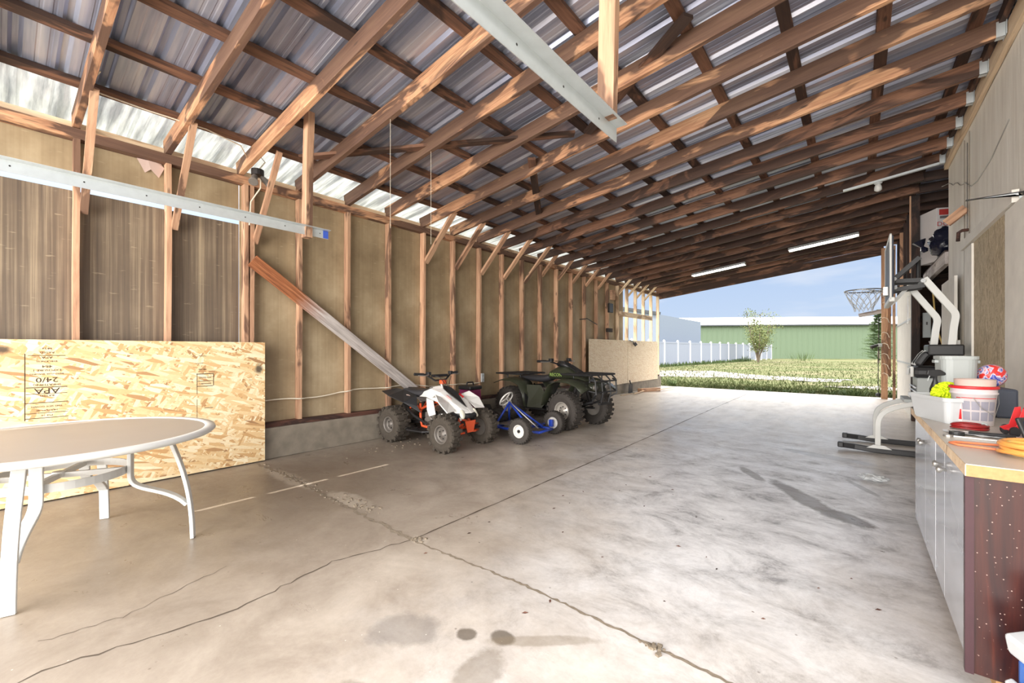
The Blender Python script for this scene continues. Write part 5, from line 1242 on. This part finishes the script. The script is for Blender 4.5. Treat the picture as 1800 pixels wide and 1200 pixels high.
# floor jack
fj = thing('trolley_jack', 'small red trolley jack with black wheels on the bench', 'jack', (.585, 2.98, Z0), .12)
fj.scale = (.75, .75, 1)
for s_ in (-1, 1): MB().prism([(-.07, .035), (-.03, .05), (-.005, .13), (.02, .135), (.025, .05), (.22, .035), (.22, .02), (-.05, .022)], .05*s_-.003, .05*s_+.003, 'XZ').build('side_plate', M['red'], fj, bevel=.001)
for s_ in (-1, 1): MB().lathe([(.006, -.012), (.022, -.012), (.024, 0), (.022, .012), (.006, .012)], (-.04, .062*s_, .024), 'Y', 20).build('wheel', M['black'], fj)
for s_ in (-1, 1): MB().lathe([(.004, -.008), (.018, -.008), (.018, .008), (.004, .008)], (.19, .04*s_, .018), 'Y', 16).build('rear_wheel', M['black'], fj)
MB().box((.09, 0, .06), (.16, .07, .05)).build('hydraulic_unit', M['black'], fj, bevel=.008); MB().cyl((.0, 0, .07), (.14, 0, .085), .014).build('cylinder', M['steel'], fj)
MB().lathe([(.012, .0), (.012, .02), (.026, .024), (.026, .032), (.02, .034)], (.04, 0, .1), n=18).build('saddle', M['red'], fj)
MB().cyl((-.02, .075, .035), (.2, .09, .15), .008).build('handle_tube', M['steel'], fj); MB().cyl((.2, .09, .15), (.27, .094, .187), .011).build('handle_grip', M['black'], fj)
td = thing('tablet_device', 'dark tablet-like screen propped at the right edge of the bench', 'screen device', (.585, 2.74, Z0), .75)
MB().box((0, 0, .06), (.14, .016, .115), (-.35, 0, 0)).build('case', M['black'], td, bevel=.006); MB().box((0, -.0105, .059), (.11, .003, .085), (-.35, 0, 0)).build('screen', M['screen'], td)
# blue and white jugs at the end of the bench
jg = thing('plastic_jug', 'blue and white plastic container standing on the floor by the bench end', 'container', (.46, 2.02, 0), .4)
jg.scale = (.8, .8, 1.1)
MB().box((0, 0, .12), (.13, .16, .2), (0, -.12, 0), taper=.8).build('jug_body', M['blueplast'], jg, bevel=.02)
MB().box((-.02, 0, .25), (.13, .17, .06), (0, -.25, 0)).build('upper_tray', M['greyplast2'], jg, bevel=.012)
MB().box((-.06, -.02, .08), (.03, .17, .13), (0, -.45, 0)).build('handle', M['greyplast2'], jg, bevel=.008); MB().box((.02, 0, .33), (.09, .13, .1), (0, -.2, 0)).build('cap', M['greyplast2'], jg, bevel=.015)
# ---- fittings on the white wall
sbk = thing('shelf_bracket', 'grey steel shelf bracket sticking out of the white wall', 'bracket', (1.005, 5.0, 2.42))
MB().box((-.155, 0, 0), (.31, .03, .006)).build('arm', M['darkmetal'], sbk); MB().box((-.003, 0, -.12), (.006, .03, .25)).build('leg', M['darkmetal'], sbk)
MB().prism([(-.28, 0), (-.03, 0), (-.006, -.22), (-.006, -.03), (-.05, -.012)], -.003, .003, 'XZ').build('web', M['galv'], sbk)
o = beam('wood_stub', (1.0, 7.15, 2.86), (.84, 7.2, 2.72), .05, .09, M['stud'], up=(0, 0, 1)); tag(o, 'stub of lumber jutting from the white wall', 'stub')
pe = thing('pipe_elbow', 'rusty pipe elbow poking from the white wall', 'pipe', (1.0, 7.1, 2.53))
MB().tube([(.02, 0, .06), (-.04, 0, .06), (-.07, 0, .04), (-.075, 0, -.06)], .018, 10).build('elbow', M['sill'], pe, smooth=True)
pts = [(.96, 8.6, 3.55), (1.0, 8.3, 3.5)]+[(1.004, 8.2-.16*i, 3.46-.05*i-.02*math.sin(i*1.8)) for i in range(9)]+[(1.004, 6.6, 3.0), (1.004, 6.0, 3.03), (1.004, 5.4, 3.15)]
tag(MB().tube(pts, .004, 5).build('wall_wire', M['steel'], smooth=True), 'thin wire straggling across the upper white wall', 'wire')
tag(MB().cyl((1.0, 7.1, 2.6), (1.0, 7.1, 3.6), .003, 5).build('wall_rod', M['darkmetal']), 'thin vertical wire above the pipe elbow', 'wire')
# ---- light fixtures under the rafters
for i, (xa, xb, y, lb) in enumerate(((-3.42, -2.15, 11.88, 'lower left'), (-1.2, .05, 11.5, 'upper right'))):
    L_ = xb-xa; r_ = thing('strip_light', 'white fluorescent strip light under the far rafters, the %s one' % lb, 'light fixture', ((xa+xb)/2, y, zr((xa+xb)/2)-.004), group='fluorescent strip lights')
    r_.rotation_euler = (0, -math.atan(.125), 0)
    MB().prism([(-.13, -.07), (-.05, -.002), (.05, -.002), (.13, -.07), (.125, -.07), (.05, -.012), (-.05, -.012), (-.125, -.07)], -L_/2, L_/2, 'YZ').build('reflector', M['whitemetal'], r_)
    for yy in (-.05, .05):
        MB().cyl((-L_/2+.03, yy, -.045), (L_/2-.03, yy, -.045), .018, 12).build('tube', M['tube'], r_)
    for sx in (-1, 1): MB().prism([(-.13, -.07), (-.05, -.002), (.05, -.002), (.13, -.07)], sx*L_/2-.004, sx*L_/2+.004, 'YZ').build('end_cap', M['whitemetal'], r_)
bs = thing('bulb_socket', 'small white bulb socket under a rafter on the right', 'light socket', (.26, 8.33, zr(.26)))
MB().lathe([(.05, 0), (.05, -.03), (.03, -.045)], n=20).build('base', M['greyplast2'], bs); MB().lathe([(.03, -.04), (.045, -.09), (.045, -.13), (.02, -.15)], n=20).build('bulb', M['whitemetal'], bs, smooth=True)
o = MB().tube([(-.15, 8.29, zr(-.15)-.01), (.9, 8.29, zr(.9)-.01)], .02, flat=(.05, .03)).build('conduit', M['galv']); tag(o, 'pale metal conduit under a rafter near the right ledger', 'conduit')
